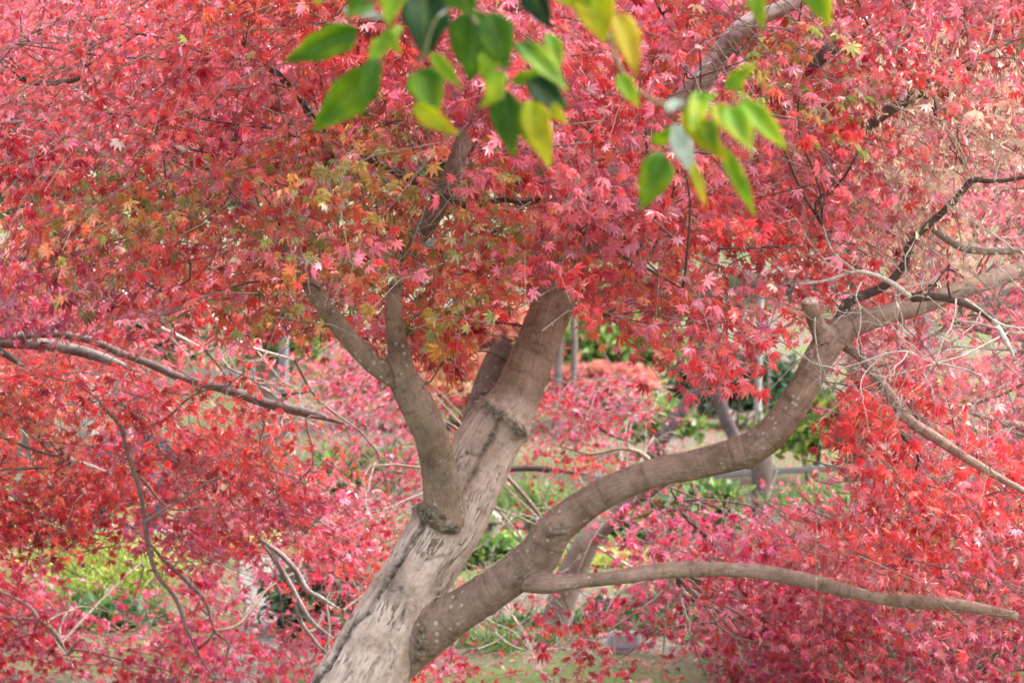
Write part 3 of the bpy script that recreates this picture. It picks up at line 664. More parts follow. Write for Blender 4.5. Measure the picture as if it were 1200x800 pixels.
def depth_a(px, py, r):
    n = len(px); f = r.uniform(0, 1, n)
    near = 5.0 + .25 * np.clip(np.abs(px - 600) / 600, 0, 1.3) ; far = 7.0 + .5 * np.clip((500 - px) / 500, 0, 1)
    d = near + (far - near) * f ** 1.15
    low = py > 420
    return np.where(low, 5.35 + 1.0 * f, d)
vis = [([(372, 340), (397, 381), (425, 414), (474, 444)], 20, 5.9, 1.0), ([(461, 372), (467, 408), (474, 444), (490, 474), (507, 512), (518, 592)], 30, 6.0, 1.0), ([(463, 345), (462, 375)], 18, 5.9, .8),
       ([(565, 528), (600, 474), (617, 432), (634, 395)], 46, 6.3, 1.0), ([(636, 392), (646, 366)], 34, 6.3, .95), ([(560, 500), (594, 402)], 28, 6.4, 1.0),
       ([(633, 648), (880, 524), (945, 454), (967, 413), (988, 388), (1030, 370), (1090, 352)], 34, 5.85, 1.0), ([(947, 344), (965, 405)], 27, 5.85, 1.0), ([(1080, 356), (1200, 312)], 24, 5.9, .85), ([(1008, 418), (1040, 458), (1095, 512), (1165, 556), (1215, 582)], 14, 5.8, 1.0),
       ([(990, 350), (1035, 336), (1068, 282), (1122, 232), (1140, 211), (1210, 205)], 18, 5.8, 1.0), ([(640, 684), (882, 669), (960, 683), (1050, 703), (1194, 722)], 16, 5.8, .97), ([(486, 284), (510, 246), (530, 200), (544, 175)], 19, 6.0, .97),
       ([(815, 104), (848, 58), (884, 24), (940, -4)], 25, 6.2, 1.0), ([(1095, 266), (1125, 288), (1210, 294)], 8, 5.7, .95), ([(925, 333), (1005, 320), (1040, 328), (1100, 346), (1185, 395)], 10, 5.65, .95), ([(590, 236), (630, 234)], 9, 5.8, .9),
       ([(950, 85), (975, 55)], 10, 6.0, .9), ([(1020, 148), (1070, 112)], 12, 6.0, .9), ([(325, 85), (360, 130)], 10, 6.1, .85), ([(845, 290), (940, 290)], 6, 5.7, .9), ([(33, 96), (92, 92)], 7, 6.7, .9), ([(760, 45), (805, 85)], 6, 5.9, .8), ([(430, 185), (480, 208)], 8, 5.9, .7)]
ra = np.random.default_rng(101)
lv = Leaves(); tb = Tubes()
pos, ax, nr, size, col, tw, C = make_crown(A, (5, 5, 4, 1), 4150, depth_a, (0.1, 6.7, 2.0), SEED_A, .0228, ra, vis, face=.75, sizef=lambda x, y, d: 1 - .28 * np.clip((420 - x) / 300, 0, 1) * np.clip((260 - y) / 120, 0, 1))
lv.add(pos, ax, nr, size, col, STARS, seed=5)
# dry winged seeds in the thin right part of the crown
q = np.nonzero((np.abs(PX(pos)[0] - 1120) < 110) & (np.abs(PX(pos)[1] - 190) < 140))[0]
for k in range(2):
    sp = pos[q] + ra.normal(0, .05, (len(q), 3))
    lv.add(sp, norm(ra.normal(0, .5, (len(q), 3)) + np.array([0, 0, -1])), norm(ra.normal(0, 1, (len(q), 3))), ra.uniform(.012, .02, len(q)), np.clip(np.array([.56, .44, .30]) * np.exp(ra.normal(0, .2, (len(q), 1))), 0, .8), KEY, seed=6 + k)
link('crown', lv.mesh('crown'), M_LEAF, maple)
for t_ in tw: tb.add(t_, [.0017, .0013, .0008], 4, False, TW_MID)
hub_twigs(tb, C, NODES, ra, 150, TW_DARK, .0042, .9)
link('twigs', tb.mesh('twigs'), M_BARK2, maple)

# ------------------------------------------------------------------ neighbouring maples
def neighbour(name, label, D, ext, n_spray, dr, axis_pt, seeds, leaf, seed, trunk_rows, branch_rows, clear=(), twig_list=(), per=15, hubs=60, bark=(.22, .18, .15), span=(.18, .34), group='maples behind the old maple', node_rows=(), face=.55, sizef=None):
    r = np.random.default_rng(seed)
    t0 = trunk_rows[0]
    root = thing(name, label, 'tree', (t0[0], t0[1], 0), group)
    tb = Tubes(); q = catmull(np.array(trunk_rows, float), 6); tb.add(q[:, :3] + .01 * np.stack([vnoise(q[:, :3] * 5, 70 + k) for k in range(3)], 1), q[:, 3], 16, True, bark)
    link('trunk', tb.mesh('trunk'), M_BARK2, root)
    nodes = [q[len(q) // 3:, :3]]
    for rows, c in branch_rows:
        tb = Tubes(); nodes.append(poly_branch(tb, rows, c, 10)); link('branch', tb.mesh('branch'), M_BARK2, root)
    for rows in node_rows:
        tb = Tubes(); w = catmull(np.array(rows, float), 6); nodes.append(w[:, :3]); tb.add(w[:, :3], w[:, 3], 8, True, bark); link('branch', tb.mesh('branch'), M_BARK2, root)
    pos, ax, nr, size, col, tw, C = make_crown(D, ext, n_spray, dr, axis_pt, seeds, leaf, r, clear, per, span=span, face=face, thin=8.5, sizef=sizef)
    lv = Leaves(); lv.add(pos, ax, nr, size, col, STARS, seed=seed)
    link('crown', lv.mesh('crown'), M_LEAF, root)
    tb = Tubes()
    for t_ in tw: tb.add(t_, [.0018, .0014, .0009], 4, False, TW_MID)
    hub_twigs(tb, C, np.vstack(nodes), r, hubs, TW_MID, .006, 2.2)
    for (x, y, d, dx, dy, ln, rd, dep, dp) in twig_list:
        bare_twigs(tb, P(x, y, d), np.array([dx, r.normal(0, .3), dy]), ln, rd, r, TW_PALE, dep, dp)
    link('twigs', tb.mesh('twigs'), M_BARK2, root)
    return root

z24 = "0" * 24
Lm = parse([z24, z24, z24, z24, z24,
            "211100000000000000000000",
            "766554300000000000000000",
            "776554421000000000000000",
            "877533220000000000000000",
            "998854310000000000000000",
            "899988521000000000000000",
            "799999863000000000000000",
            "764589898400000000000000",
            "610153267500000000000000",
            "983363245400000000000000",
            "999899997500000000000000"])
SEED_L = [(40, 330, 'm'), (120, 340, 'p'), (250, 340, 'm'), (30, 400, 'r'), (90, 440, 'r'), (150, 450, 'p'), (230, 470, 'r'), (300, 480, 'r'), (60, 500, 'o'), (130, 510, 'r'), (200, 510, 'r'), (280, 520, 'o'), (250, 540, 'r'), (330, 520, 'o'), (30, 560, 'r'), (100, 570, 'r'), (180, 580, 'p'),
          (240, 570, 'p'), (300, 590, 'r'), (350, 600, 'm'), (390, 620, 'p'), (60, 620, 'r'), (120, 620, 'r'), (200, 640, 'm'), (260, 650, 'm'), (330, 640, 'r'), (380, 650, 'm'), (400, 690, 'r'), (20, 660, 'c'), (50, 690, 'm'), (80, 710, 'm'), (30, 740, 'c'), (70, 780, 'm'), (140, 780, 'm'), (200, 760, 'c'),
          (230, 720, 'r'), (250, 780, 'm'), (310, 780, 'm'), (350, 790, 'm'), (240, 690, 'm'), (10, 790, 'c'), (180, 720, 'm'), (170, 480, 'p'), (90, 540, 'p'), (220, 600, 'p'), (330, 570, 'p'), (140, 600, 'r')]
def depth_l(px, py, r):
    n = len(px); f = r.uniform(0, 1, n)
    redband = (py > 440) & (py < 660) & (px < 400)
    return np.where(redband, 6.5 + 1.3 * f, np.where(py > 640, 7.6 + 1.8 * f, 8.0 + 1.8 * f))
bL = [([(-120, 395, 7.3, 12), (-40, 399, 7.3, 9), (20, 402, 7.3, 7.5), (70, 407, 7.3, 7), (125, 420, 7.3, 6), (160, 436, 7.3, 4)], (.20, .18, .17)),
      ([(-60, 400, 7.25, 7), (10, 394, 7.2, 5), (60, 390, 7.2, 4.6), (105, 398, 7.2, 4.6), (140, 413, 7.2, 4.4), (185, 430, 7.2, 4.6), (225, 446, 7.18, 5), (270, 458, 7.16, 5.5), (320, 474, 7.15, 5.5), (362, 484, 7.12, 5.4), (405, 497, 7.1, 4)], (.17, .14, .13)),
      ([(-60, 390, 7.2, 6), (0, 412, 7.2, 4.5), (45, 438, 7.2, 4)], TW_DARK), ([(20, 236, 7.8, 4), (60, 250, 7.8, 5), (100, 260, 7.8, 5.5), (160, 266, 7.8, 5)], (.22, .17, .15)), ([(-20, 304, 7.9, 4), (60, 298, 7.9, 6), (110, 290, 7.9, 7), (130, 284, 7.9, 6), (70, 262, 7.9, 4)], TW_DARK),
      ([(200, 304, 7.4, 4), (232, 306, 7.4, 5), (262, 322, 7.4, 5)], TW_DARK), ([(105, 315, 8.2, 2.6), (130, 335, 8.2, 3.6), (158, 352, 8.2, 3.8), (185, 380, 8.2, 3.4), (210, 394, 8.2, 3), (240, 410, 8.2, 2)], TW_PALE),
      ([(212, 322, 8.0, 2.6), (230, 338, 8.0, 3.2), (248, 372, 8.0, 3.6), (270, 392, 8.0, 3.2), (305, 410, 8.0, 2.6), (345, 422, 8.0, 1.6)], TW_PALE), ([(118, 475, 6.6, 2.4), (142, 500, 6.58, 3.2), (150, 530, 6.56, 3.4), (163, 570, 6.55, 3.4), (172, 630, 6.54, 3.4), (182, 670, 6.53, 3.2), (205, 702, 6.52, 3), (220, 740, 6.5, 2.4), (245, 790, 6.5, 2)], (.15, .10, .09)),
      ([(305, 632, 7.6, 3), (325, 645, 7.6, 4), (345, 665, 7.58, 4.4), (360, 690, 7.56, 4.4), (375, 700, 7.55, 4), (402, 716, 7.55, 3)], (.25, .22, .21)), ([(305, 632, 7.6, 3), (322, 655, 7.6, 3.6), (338, 680, 7.6, 4), (352, 705, 7.58, 4), (368, 730, 7.56, 3.4), (392, 748, 7.55, 2.6)], (.27, .24, .23)), ([(347, 700, 7.58, 2.6), (354, 728, 7.58, 3), (370, 750, 7.58, 2.6), (385, 766, 7.58, 2)], (.24, .22, .2)),
      ([(80, 535, 7.0, 3.4), (105, 545, 7.0, 4), (138, 558, 7.0, 3)], TW_PALE), ([(150, 478, 6.8, 3), (160, 490, 6.8, 3.4), (168, 500, 6.8, 3)], TW_DARK), ([(190, 655, 7.6, 3), (215, 675, 7.6, 4), (240, 705, 7.6, 3.6), (250, 740, 7.6, 2.6)], (.2, .17, .16)), ([(45, 725, 7.8, 3), (65, 740, 7.8, 4), (80, 765, 7.8, 3)], TW_MID),
      ([(-20, 478, 7.4, 5), (20, 482, 7.4, 5), (45, 498, 7.4, 3)], TW_DARK), ([(330, 462, 7.4, 2.2), (370, 458, 7.4, 1.6)], TW_DARK)]
vis_l = [([(-10, 400), (70, 407), (125, 420)], 11, 7.4, .9), ([(10, 394), (105, 398), (185, 430), (270, 458), (362, 484), (400, 495)], 8, 7.3, .55), ([(105, 315), (158, 352), (210, 394)], 8, 8.3, .95), ([(212, 322), (248, 372), (345, 422)], 8, 8.1, .95), ([(118, 475), (150, 530), (172, 630), (205, 702)], 6, 6.7, .9),
         ([(305, 632), (345, 665), (375, 700)], 10, 7.7, .9), ([(322, 655), (352, 705), (392, 748)], 10, 7.7, .9)]
tl = [(400, 560, 8.6, -.5, -.6, .5, .004, 3, .02), (380, 600, 8.6, .5, -.5, .4, .003, 3, .02), (440, 540, 8.8, -.5, -.8, .6, .0035, 3, .0), (340, 520, 8.5, .7, -.6, .6, .004, 3, .0), (330, 480, 8.5, .6, -.8, .6, .0035, 3, .0), (420, 610, 8.8, -.8, .4, .5, .003, 3, 0), (260, 420, 8.4, .6, -.6, .5, .003, 3, 0), (240, 350, 8.4, .6, -.7, .5, .003, 3, 0),
      (300, 410, 8.2, .5, -.8, .4, .003, 3, 0), (200, 395, 8.3, .8, -.5, .5, .003, 3, 0), (20, 260, 8.2, -.4, .5, .4, .003, 2, 0), (60, 310, 8.2, .7, -.3, .5, .003, 3, 0), (20, 500, 7.6, .6, -.5, .4, .003, 3, 0), (100, 530, 7.4, .7, -.3, .4, .003, 2, 0), (360, 560, 8.7, .4, -.9, .4, .003, 3, 0), (60, 740, 8.0, .5, -.7, .4, .003, 2, 0)]
xl = P(-330, 700, 8.0)
neighbour('maple_tree', 'crimson and scarlet maple reaching in from the left with thin hanging branches', Lm, (5, 0, 0, 3), 2950, depth_l, (xl[0], 8.8, 1.2), SEED_L, .0215, 202,
          [(xl[0], xl[1], -.1, .12), (xl[0] + .03, xl[1], .5, .10), (xl[0] + .08, xl[1] - .05, 1.1, .09), (xl[0] + .05, xl[1], 1.9, .07), (xl[0] + .2, xl[1], 2.6, .05)], bL, vis_l + [([(372, 800), (535, 602)], 52, 6.1, 1.0)], tl, per=15, hubs=90, face=.25)

Rm = parse([z24, z24, z24, z24, z24, z24, z24,
            "000000001000000000000000",
            "000000136200011000000000",
            "000000256532576300000000",
            "000000013521565300000000",
            "000000003500244310223200",
            "000000056200212455555443",
            "000000043100112456766555",
            "000000000030455258877654",
            "000000000172233158765544"])
SEED_R = [(400, 420, 'm'), (440, 440, 'm'), (480, 470, 'c'), (400, 480, 'm'), (430, 540, 'm'), (420, 600, 'c'), (380, 620, 'm'), (640, 440, 'c'), (700, 460, 'm'), (740, 470, 'm'), (640, 490, 'c'), (690, 500, 'c'), (740, 500, 'm'), (660, 530, 'm'), (720, 530, 'c'), (640, 560, 'c'), (690, 560, 'r'), (720, 620, 'm'), (780, 600, 'm'), (810, 630, 'm'), (850, 620, 'c'), (880, 610, 'm'),
          (930, 620, 'p'), (960, 650, 'p'), (820, 690, 'p'), (790, 680, 'm'), (860, 690, 'm'), (900, 710, 'p'), (650, 710, 'c'), (660, 740, 'c'), (720, 700, 'm'), (700, 740, 'c'), (820, 760, 'c'), (800, 780, 'c'), (860, 750, 'm'), (900, 780, 'm'), (940, 750, 'c'), (980, 700, 'p'), (1020, 650, 'o'), (1060, 690, 'c'), (1000, 780, 'p'), (1060, 760, 'm'), (1100, 650, 'c'), (1150, 690, 'p'), (510, 790, 'm'), (560, 770, 'c'), (1180, 770, 'm')]
def depth_r(px, py, r):
    f = r.uniform(0, 1, len(px)); return np.where(py > 590, 7.3 + 2.2 * f, 9.0 + 2.0 * f)
T = lambda px, py, d, rad: np.concatenate([P(px, py, d), [rad]])
tr = [np.array([P(630, 800, 9.6)[0], P(630, 800, 9.6)[1], -.1, .085]), T(645, 790, 9.6, .068), T(652, 735, 9.6, .062), T(668, 680, 9.6, .058), T(690, 635, 9.6, .05), T(730, 590, 9.6, .035), T(790, 560, 9.5, .022)]
bR = [([(690, 640, 9.6, 7), (720, 610, 9.5, 6), (745, 585, 9.4, 4)], (.26, .22, .20)), ([(594, 550, 9.2, 4), (620, 549, 9.2, 5), (650, 552, 9.2, 4.5), (690, 556, 9.3, 3)], TW_DARK), ([(595, 556, 8.6, 3), (610, 575, 8.6, 3.4), (625, 595, 8.6, 3.4), (638, 610, 8.6, 3)], TW_MID), ([(690, 488, 9.4, 2), (715, 478, 9.4, 3), (752, 474, 9.4, 2)], TW_DARK), ([(690, 488, 9.3, 2.4), (715, 508, 9.3, 2.6), (745, 520, 9.3, 2)], TW_DARK),
      ([(650, 520, 9.2, 1.6), (690, 532, 9.2, 2.2), (730, 526, 9.2, 2.4), (755, 535, 9.2, 4), (770, 560, 9.3, 5)], (.33, .26, .2)), ([(786, 590, 8.0, 3), (778, 620, 8.0, 3.4), (782, 645, 8.0, 3), (790, 670, 8.0, 2)], (.4, .33, .24)), ([(800, 600, 8.6, 4), (825, 625, 8.6, 4.6), (840, 645, 8.6, 5), (850, 670, 8.6, 4)], TW_DARK),
      ([(700, 640, 9.2, 2.4), (740, 665, 9.2, 3), (790, 690, 9.1, 3.4), (840, 712, 9, 3), (900, 730, 9, 2)], TW_PALE), ([(1020, 726, 8.4, 2.6), (1050, 748, 8.4, 3.6), (1085, 770, 8.4, 3.4), (1130, 800, 8.4, 3)], (.62, .58, .55)), ([(1000, 715, 8.4, 1.8), (1035, 735, 8.4, 3), (1045, 765, 8.4, 2.6), (1070, 800, 8.4, 2)], (.6, .56, .53)), ([(845, 690, 8.4, 2), (870, 740, 8.4, 3), (885, 780, 8.4, 3), (895, 810, 8.4, 3)], (.5, .46, .43)),
      ([(880, 700, 8.4, 1.6), (850, 730, 8.4, 2.4), (890, 790, 8.4, 2.6)], (.5, .46, .43)), ([(860, 600, 9, 1.6), (900, 618, 9, 2.4), (950, 612, 9, 2), (1000, 610, 9, 1.4)], TW_PALE)]
tlr = [(600, 720, 8.6, .3, -.9, .4, .003, 3, 0), (580, 740, 8.6, .5, -.5, .4, .003, 3, 0), (560, 760, 8.6, .6, .1, .4, .003, 3, 0), (640, 790, 8.6, -.5, .5, .4, .003, 3, 0), (620, 760, 8.6, -.4, .7, .4, .003, 3, 0), (545, 650, 8.8, .7, .4, .35, .003, 3, 0), (520, 660, 9, .7, -.2, .3, .003, 2, 0), (560, 670, 8.8, .6, .5, .3, .003, 2, 0), (870, 760, 8.3, -.3, .8, .35, .003, 3, 0),
       (880, 780, 8.3, .4, .8, .35, .003, 3, 0), (1060, 760, 8.3, -.5, .4, .35, .003, 3, 0), (1040, 750, 8.3, .3, .8, .3, .003, 3, 0), (1000, 680, 8.4, .6, .5, .3, .003, 3, 0), (980, 640, 8.6, -.6, .3, .3, .0025, 3, 0), (900, 640, 8.8, -.6, .4, .3, .0025, 3, 0), (720, 640, 9, .6, .4, .3, .0025, 2, 0), (750, 560, 9.2, .5, .6, .3, .0025, 3, 0), (1150, 780, 8.3, -.6, .3, .4, .003, 3, 0), (940, 790, 8.3, .5, .5, .3, .003, 3, 0)]
clear_r = [([(505, 745), (600, 672), (657, 612), (702, 579), (880, 524)], 0, 0, 0), ([(735, 735), (735, 765)], 20, 9, .7), ([(655, 760), (690, 640)], 16, 9.8, .75), ([(870, 553), (1040, 543)], 9, 12, .8)]
neighbour('maple_tree', 'low magenta maple with a slim pale trunk under the curved limb', Rm, (0, 4, 0, 2), 2600, depth_r, (P(700, 700, 9.6)[0], 10.4, 1.0), SEED_R, .0205, 303, tr, bR, clear_r, tlr, hubs=90, face=.4, sizef=lambda x, y, d: np.where((y > 590) & (x > 620), 1.18, .82))

Km = parse([z24, "0" * 20 + "2222", "0" * 20 + "2333", "0" * 19 + "34455", "0" * 18 + "345666", "0" * 18 + "345666", "0" * 18 + "345666", "0" * 18 + "345677", "0" * 19 + "36788", "0" * 19 + "35788", "0" * 20 + "3566", "0" * 20 + "2455", "0" * 20 + "2444", "0" * 21 + "333", z24, z24])
SEED_K = [(1000, 250, 'p'), (1100, 300, 'k'), (1180, 280, 'k'), (1150, 380, 'k'), (1100, 420, 'k'), (1180, 440, 'k'), (1060, 400, 'p'), (1120, 480, 'k'), (1180, 520, 'p'), (1100, 560, 'p'), (1150, 600, 'p'), (1180, 150, 'k'), (1100, 200, 'k')]
xk = P(1330, 600, 8.6)
def depth_k(px, py, r): return 7.0 + 2.0 * r.uniform(0, 1, len(px))
neighbour('maple_tree', 'pale pink maple crown glowing at the right edge behind the drooping branch', Km, (0, 6, 1, 0), 1350, depth_k, (xk[0], 8.8, 1.5), SEED_K, .020, 404,
          [(xk[0], xk[1], -.1, .11), (xk[0] - .02, xk[1], .6, .095), (xk[0] - .1, xk[1], 1.3, .08), (xk[0] - .3, xk[1], 1.9, .06), (xk[0] - .5, xk[1], 2.5, .03)],
          [([(1290, 420, 8.6, 10), (1230, 400, 8.4, 8), (1170, 390, 8.2, 6), (1110, 380, 8.1, 4)], (.25, .2, .18)), ([(1290, 520, 8.6, 8), (1200, 500, 8.3, 6), (1120, 480, 8.1, 4)], (.25, .2, .18)), ([(1060, 690, 8.2, 2.6), (1120, 688, 8.1, 3), (1200, 694, 8.1, 3.4), (1290, 690, 8.3, 5)], TW_DARK)], (), [(1200, 440, 7.6, -.9, -.1, .4, .003, 3, 0), (1190, 500, 7.6, -.9, .1, .4, .003, 3, 0), (1190, 580, 7.6, -.8, .3, .4, .003, 3, 0)], hubs=50, face=.4)

# ------------------------------------------------------------------ shrubs and far trees
def clump_points(r, n, c, rad, n_cl, flat=.8, shell=.45):
    cl = norm(r.normal(0, 1, (n_cl, 3))) * (r.uniform(shell, 1, (n_cl, 1))) ; cl[:, 2] = np.abs(cl[:, 2]) * 1.0 - .12
    cs = r.uniform(.16, .34, n_cl)
    k = r.integers(0, n_cl, n)
    p = cl[k] + r.normal(0, 1, (n, 3)) * cs[k][:, None] * np.array([1, 1, flat])
    return c + p * np.asarray(rad), k, p
def shrub(name, label, cat, px, py, d, w, h, cols, n, leaf, seed, temps=OVAL, group=None, mat=None, upright=0.2, top_px=True):
    r = np.random.default_rng(seed)
    b = P(px, py, d); gz = float(terrain(b[0], b[1])); W = w * d / FPX / 2; H = h * d / FPX
    cz = b[2]                                            # py is the middle of the visible mass
    rz = max(H / 2, .08); bottom = min(gz, cz - rz)
    root = thing(name, label, cat, (b[0], b[1], gz), group)
    pos, k, pu = clump_points(r, n, np.array([b[0], b[1], cz]), (W, W * .8, rz), max(14, n // 120))
    pos[:, 2] = np.maximum(pos[:, 2], gz + .02)
    nr = norm(pu + np.array([0, -.25, .5]) + r.normal(0, .6, (n, 3))); ax = norm(r.normal(0, .7, (n, 3)) + pu * .4 + np.array([0, 0, upright]))
    c = np.array(cols); cc = c[r.integers(0, len(c), n)] * np.exp(r.normal(0, .2, (n, 1))) * np.exp(r.normal(0, .15, max(k) + 1))[k][:, None]
    lv = Leaves(); lv.add(pos, ax, nr, leaf * np.exp(r.normal(0, .2, n)), np.clip(cc, .004, .8), temps, seed=seed)
    link('foliage', lv.mesh('foliage'), mat or M_FAR, root)
    tb = Tubes()
    for i in range(9):
        e = pos[r.integers(0, n)]; s = np.array([b[0] + r.normal(0, W * .12), b[1] + r.normal(0, W * .1), gz - .03])
        tb.add(catmull(np.array([s, (s + e) / 2 + r.normal(0, W * .08, 3), e]), 4), np.linspace(.012, .004, 9), 5, False, (.16, .13, .10))
    link('stem', tb.mesh('stem'), M_BARK2, root)
    return root
YG = [(.30, .36, .05), (.36, .40, .07), (.22, .32, .05)]; LG = [(.17, .27, .055), (.22, .31, .07), (.13, .22, .05)]; DG = [(.035, .075, .03), (.05, .10, .04), (.03, .06, .03)]; MG = [(.08, .15, .045), (.11, .18, .05), (.06, .12, .04)]
PY = [(.42, .42, .10), (.36, .38, .09), (.48, .46, .16)]
OR = [(.56, .23, .13), (.58, .19, .13), (.54, .28, .14), (.44, .30, .14)]; SA = [(.58, .22, .18), (.56, .18, .16), (.56, .26, .18)]
shrub('shrub', 'feathery yellow green shrub lit up beyond the crimson leaves', 'shrub', 118, 676, 10.6, 210, 100, YG, 7000, .05, 11, BLADE, upright=.6)
shrub('shrub', 'dark glossy green bush low under the yellow green shrub', 'shrub', 126, 738, 9.8, 90, 40, [(.06, .15, .04), (.09, .20, .05), (.05, .11, .04)], 2600, .06, 12, OVAL)
shrub('shrub', 'deep green bush beside the trunk base of the old maple', 'shrub', 372, 725, 9.6, 110, 110, DG + [(.07, .14, .06)], 2600, .055, 13, OVAL)
shrub('shrub', 'pale yellow shrub behind the grey wooden post', 'shrub', 296, 690, 12.0, 90, 110, PY, 2600, .06, 14, BLADE, upright=.5)
shrub('shrub', 'blue green bush behind the long grey left branch', 'shrub', 150, 395, 19, 150, 110, DG + MG, 3000, .09, 15, OVAL)
shrub('shrub', 'dark evergreen bush beneath the far slim white trunk', 'shrub', 868, 462, 21, 150, 84, DG, 3200, .09, 16, OVAL)
shrub('shrub', 'leafy fresh green bush between the big limb and the drooping branch', 'shrub', 955, 505, 16, 120, 74, LG + YG[1:2], 3000, .07, 17, OVAL)
shrub('shrub', 'light green bush beyond the upper stem of the old maple', 'shrub', 722, 410, 24, 150, 80, LG, 3000, .10, 18, OVAL)
shrub('shrub', 'fresh green low plant beside the little stone bench', 'shrub', 622, 596, 13, 110, 56, LG, 2800, .05, 19, BLADE, upright=.7)
shrub('shrub', 'bright yellow shrub behind the slim pale trunk', 'shrub', 708, 690, 11.5, 90, 100, PY + YG, 2600, .055, 20, BLADE, upright=.6)
shrub('shrub', 'dark green bush low behind the small information sign', 'shrub', 830, 752, 10.0, 190, 110, DG + DG + MG, 4000, .06, 21, OVAL)
shrub('shrub', 'green bush behind the magenta leaves above the long straight branch', 'shrub', 780, 622, 12.5, 130, 80, LG + MG, 2800, .055, 22, OVAL)
shrub('shrub', 'low grass green clump under the wooden fence rail', 'shrub', 955, 592, 11.6, 110, 36, LG + MG, 2200, .05, 23, BLADE, upright=.8)
shrub('shrub', 'mid green bush at the foot of the far right tree trunk', 'shrub', 1150, 660, 12, 160, 110, MG + LG, 3000, .06, 24, OVAL)
shrub('shrub', 'dark green undergrowth bush low in the right corner', 'shrub', 1090, 775, 9.4, 220, 60, MG, 3000, .05, 25, OVAL)
shrub('shrub', 'mossy green tuft under the crotch of the old maple', 'shrub', 590, 790, 9.4, 140, 46, MG + LG, 2200, .045, 26, BLADE, upright=.6)
shrub('shrub', 'light green shrub behind the grey metal pole', 'shrub', 322, 400, 18, 90, 90, LG, 2400, .09, 27, OVAL)
shrub('shrub', 'light green shrub left of the fork in the dark leaning trunk', 'shrub', 770, 500, 18, 70, 50, LG, 2000, .07, 28, OVAL)
shrub('shrub', 'light green leafy shrub standing left of the trunk behind the tangle of bare twigs', 'shrub', 420, 560, 14.5, 120, 60, LG + MG, 3000, .06, 31, OVAL)
shrub('shrub', 'spreading green shrub under the fork between trunk and curved limb', 'shrub', 560, 655, 11.5, 120, 56, LG + MG, 2800, .05, 32, OVAL)
shrub('shrub', 'wide light green shrub in the gap above the straight branch and below the fence', 'shrub', 820, 592, 12.0, 90, 46, LG + MG, 2400, .05, 33, OVAL)
shrub('shrub', 'olive green shrub at the bottom edge between trunk and sign', 'shrub', 660, 775, 9.8, 110, 50, MG, 2600, .045, 34, OVAL)
shrub('dome_shrub', 'orange autumn dome shrub seen between the left limb and the trunk', 'shrub', 525, 455, 21, 250, 90, OR, 5200, .08, 41, STAR5)
shrub('dome_shrub', 'salmon red dome shrub just right of the upper stem', 'shrub', 700, 446, 20, 110, 40, SA, 2600, .075, 42, STAR5)
shrub('dome_shrub', 'pinkish orange dome shrub higher up the slope behind the upper stem', 'shrub', 575, 395, 25, 190, 60, SA + OR, 3600, .09, 43, STAR5)

def far_tree(label, px, d, height, cw, ch, cols, n, leaf, seed, trunk=.12, group='trees up the slope', name='broadleaf_tree', bark=(.18, .15, .13)):
    r = np.random.default_rng(seed)
    x = (px - 600) / FPX * d; y = d; gz = float(terrain(x, y))
    root = thing(name, label, 'tree', (x, y, gz), group)
    tb = Tubes(); top = gz + height * .85
    q = catmull(np.array([[x, y, gz - .1], [x + r.normal(0, .1), y, gz + height * .3], [x + r.normal(0, .2), y, gz + height * .6], [x, y, top]]), 6)
    tb.add(q, np.linspace(trunk, trunk * .25, len(q)), 10, True, bark)
    cc = np.array([x, y, gz + height - ch * .5])
    pos, k, pu = clump_points(r, n, cc, (cw / 2, cw / 2, ch / 2), max(24, n // 120), .7, .3)
    for i in range(8):
        e = pos[r.integers(0, n)]; s = q[r.integers(len(q) // 3, len(q) - 3)]
        tb.add(catmull(np.array([s, (s + e) / 2 + np.array([0, 0, .15]), e]), 4), np.linspace(trunk * .4, .01, 9), 6, False, bark)
    link('trunk', tb.mesh('trunk'), M_BARK2, root)
    nr = norm(pu + np.array([0, -.2, .6]) + r.normal(0, .5, (n, 3))); ax = norm(r.normal(0, .7, (n, 3)) + np.array([0, 0, -.4]))
    c = np.array(cols); co = c[r.integers(0, len(c), n)] * np.exp(r.normal(0, .18, (n, 1))) * np.exp(r.normal(0, .18, max(k) + 1))[k][:, None]
    lv = Leaves(); lv.add(pos, ax, nr, leaf * np.exp(r.normal(0, .2, n)), np.clip(co, .004, .8), STAR5, seed=seed)
    link('crown', lv.mesh('crown'), M_FAR, root)
    return root
cP, cR, cM, cK, cO = PAL['p'], PAL['r'], PAL['m'], PAL['k'], PAL['o']
for i, a in enumerate([('scarlet maple behind the left limb of the neighbour', 40, 19, 4.7, 5.0, 3.4, cR + cM + cP, 9000, .075), ('rose pink maple beyond the left fork', 330, 18, 3.2, 2.2, 1.5, cP + cM, 5200, .08), ('orange red maple beyond the foreground green leaves', 540, 27, 5.6, 5.6, 4.2, cO + cR, 5200, .12),
                       ('pink maple on the slope over the salmon shrub', 830, 22, 5.0, 4.2, 3.4, cP + cM, 5200, .10), ('pale pink maple beyond the bare twigs on the right', 1010, 16, 3.0, 2.6, 1.9, cK + cP, 5200, .08), ('soft pink maple past the right picture edge limb', 1190, 14, 4.0, 3.0, 3.0, cK + cP, 5200, .07),
                       ('dark evergreen on the hill behind the left maple', 200, 40, 3.0, 6.0, 2.6, DG + MG, 5200, .2), ('broad evergreen on the hill behind the old maple', 640, 46, 3.0, 8.0, 2.6, DG + MG, 5600, .22), ('green oak on the hill behind the fence', 960, 38, 3.0, 6.0, 2.6, MG + LG, 5600, .18), ('dull green tree at the far left of the hill', -120, 36, 3.2, 6.0, 2.8, MG, 5000, .18), ('bronze green tree at the far right of the hill', 1330, 36, 3.2, 6.0, 2.8, MG + [(.25, .16, .06)], 5000, .18)]):
    lab, px, d, h, cw, ch, cols, n, lf = a
    far_tree(lab, px, d, h, cw, ch, cols, n, lf, 500 + i)

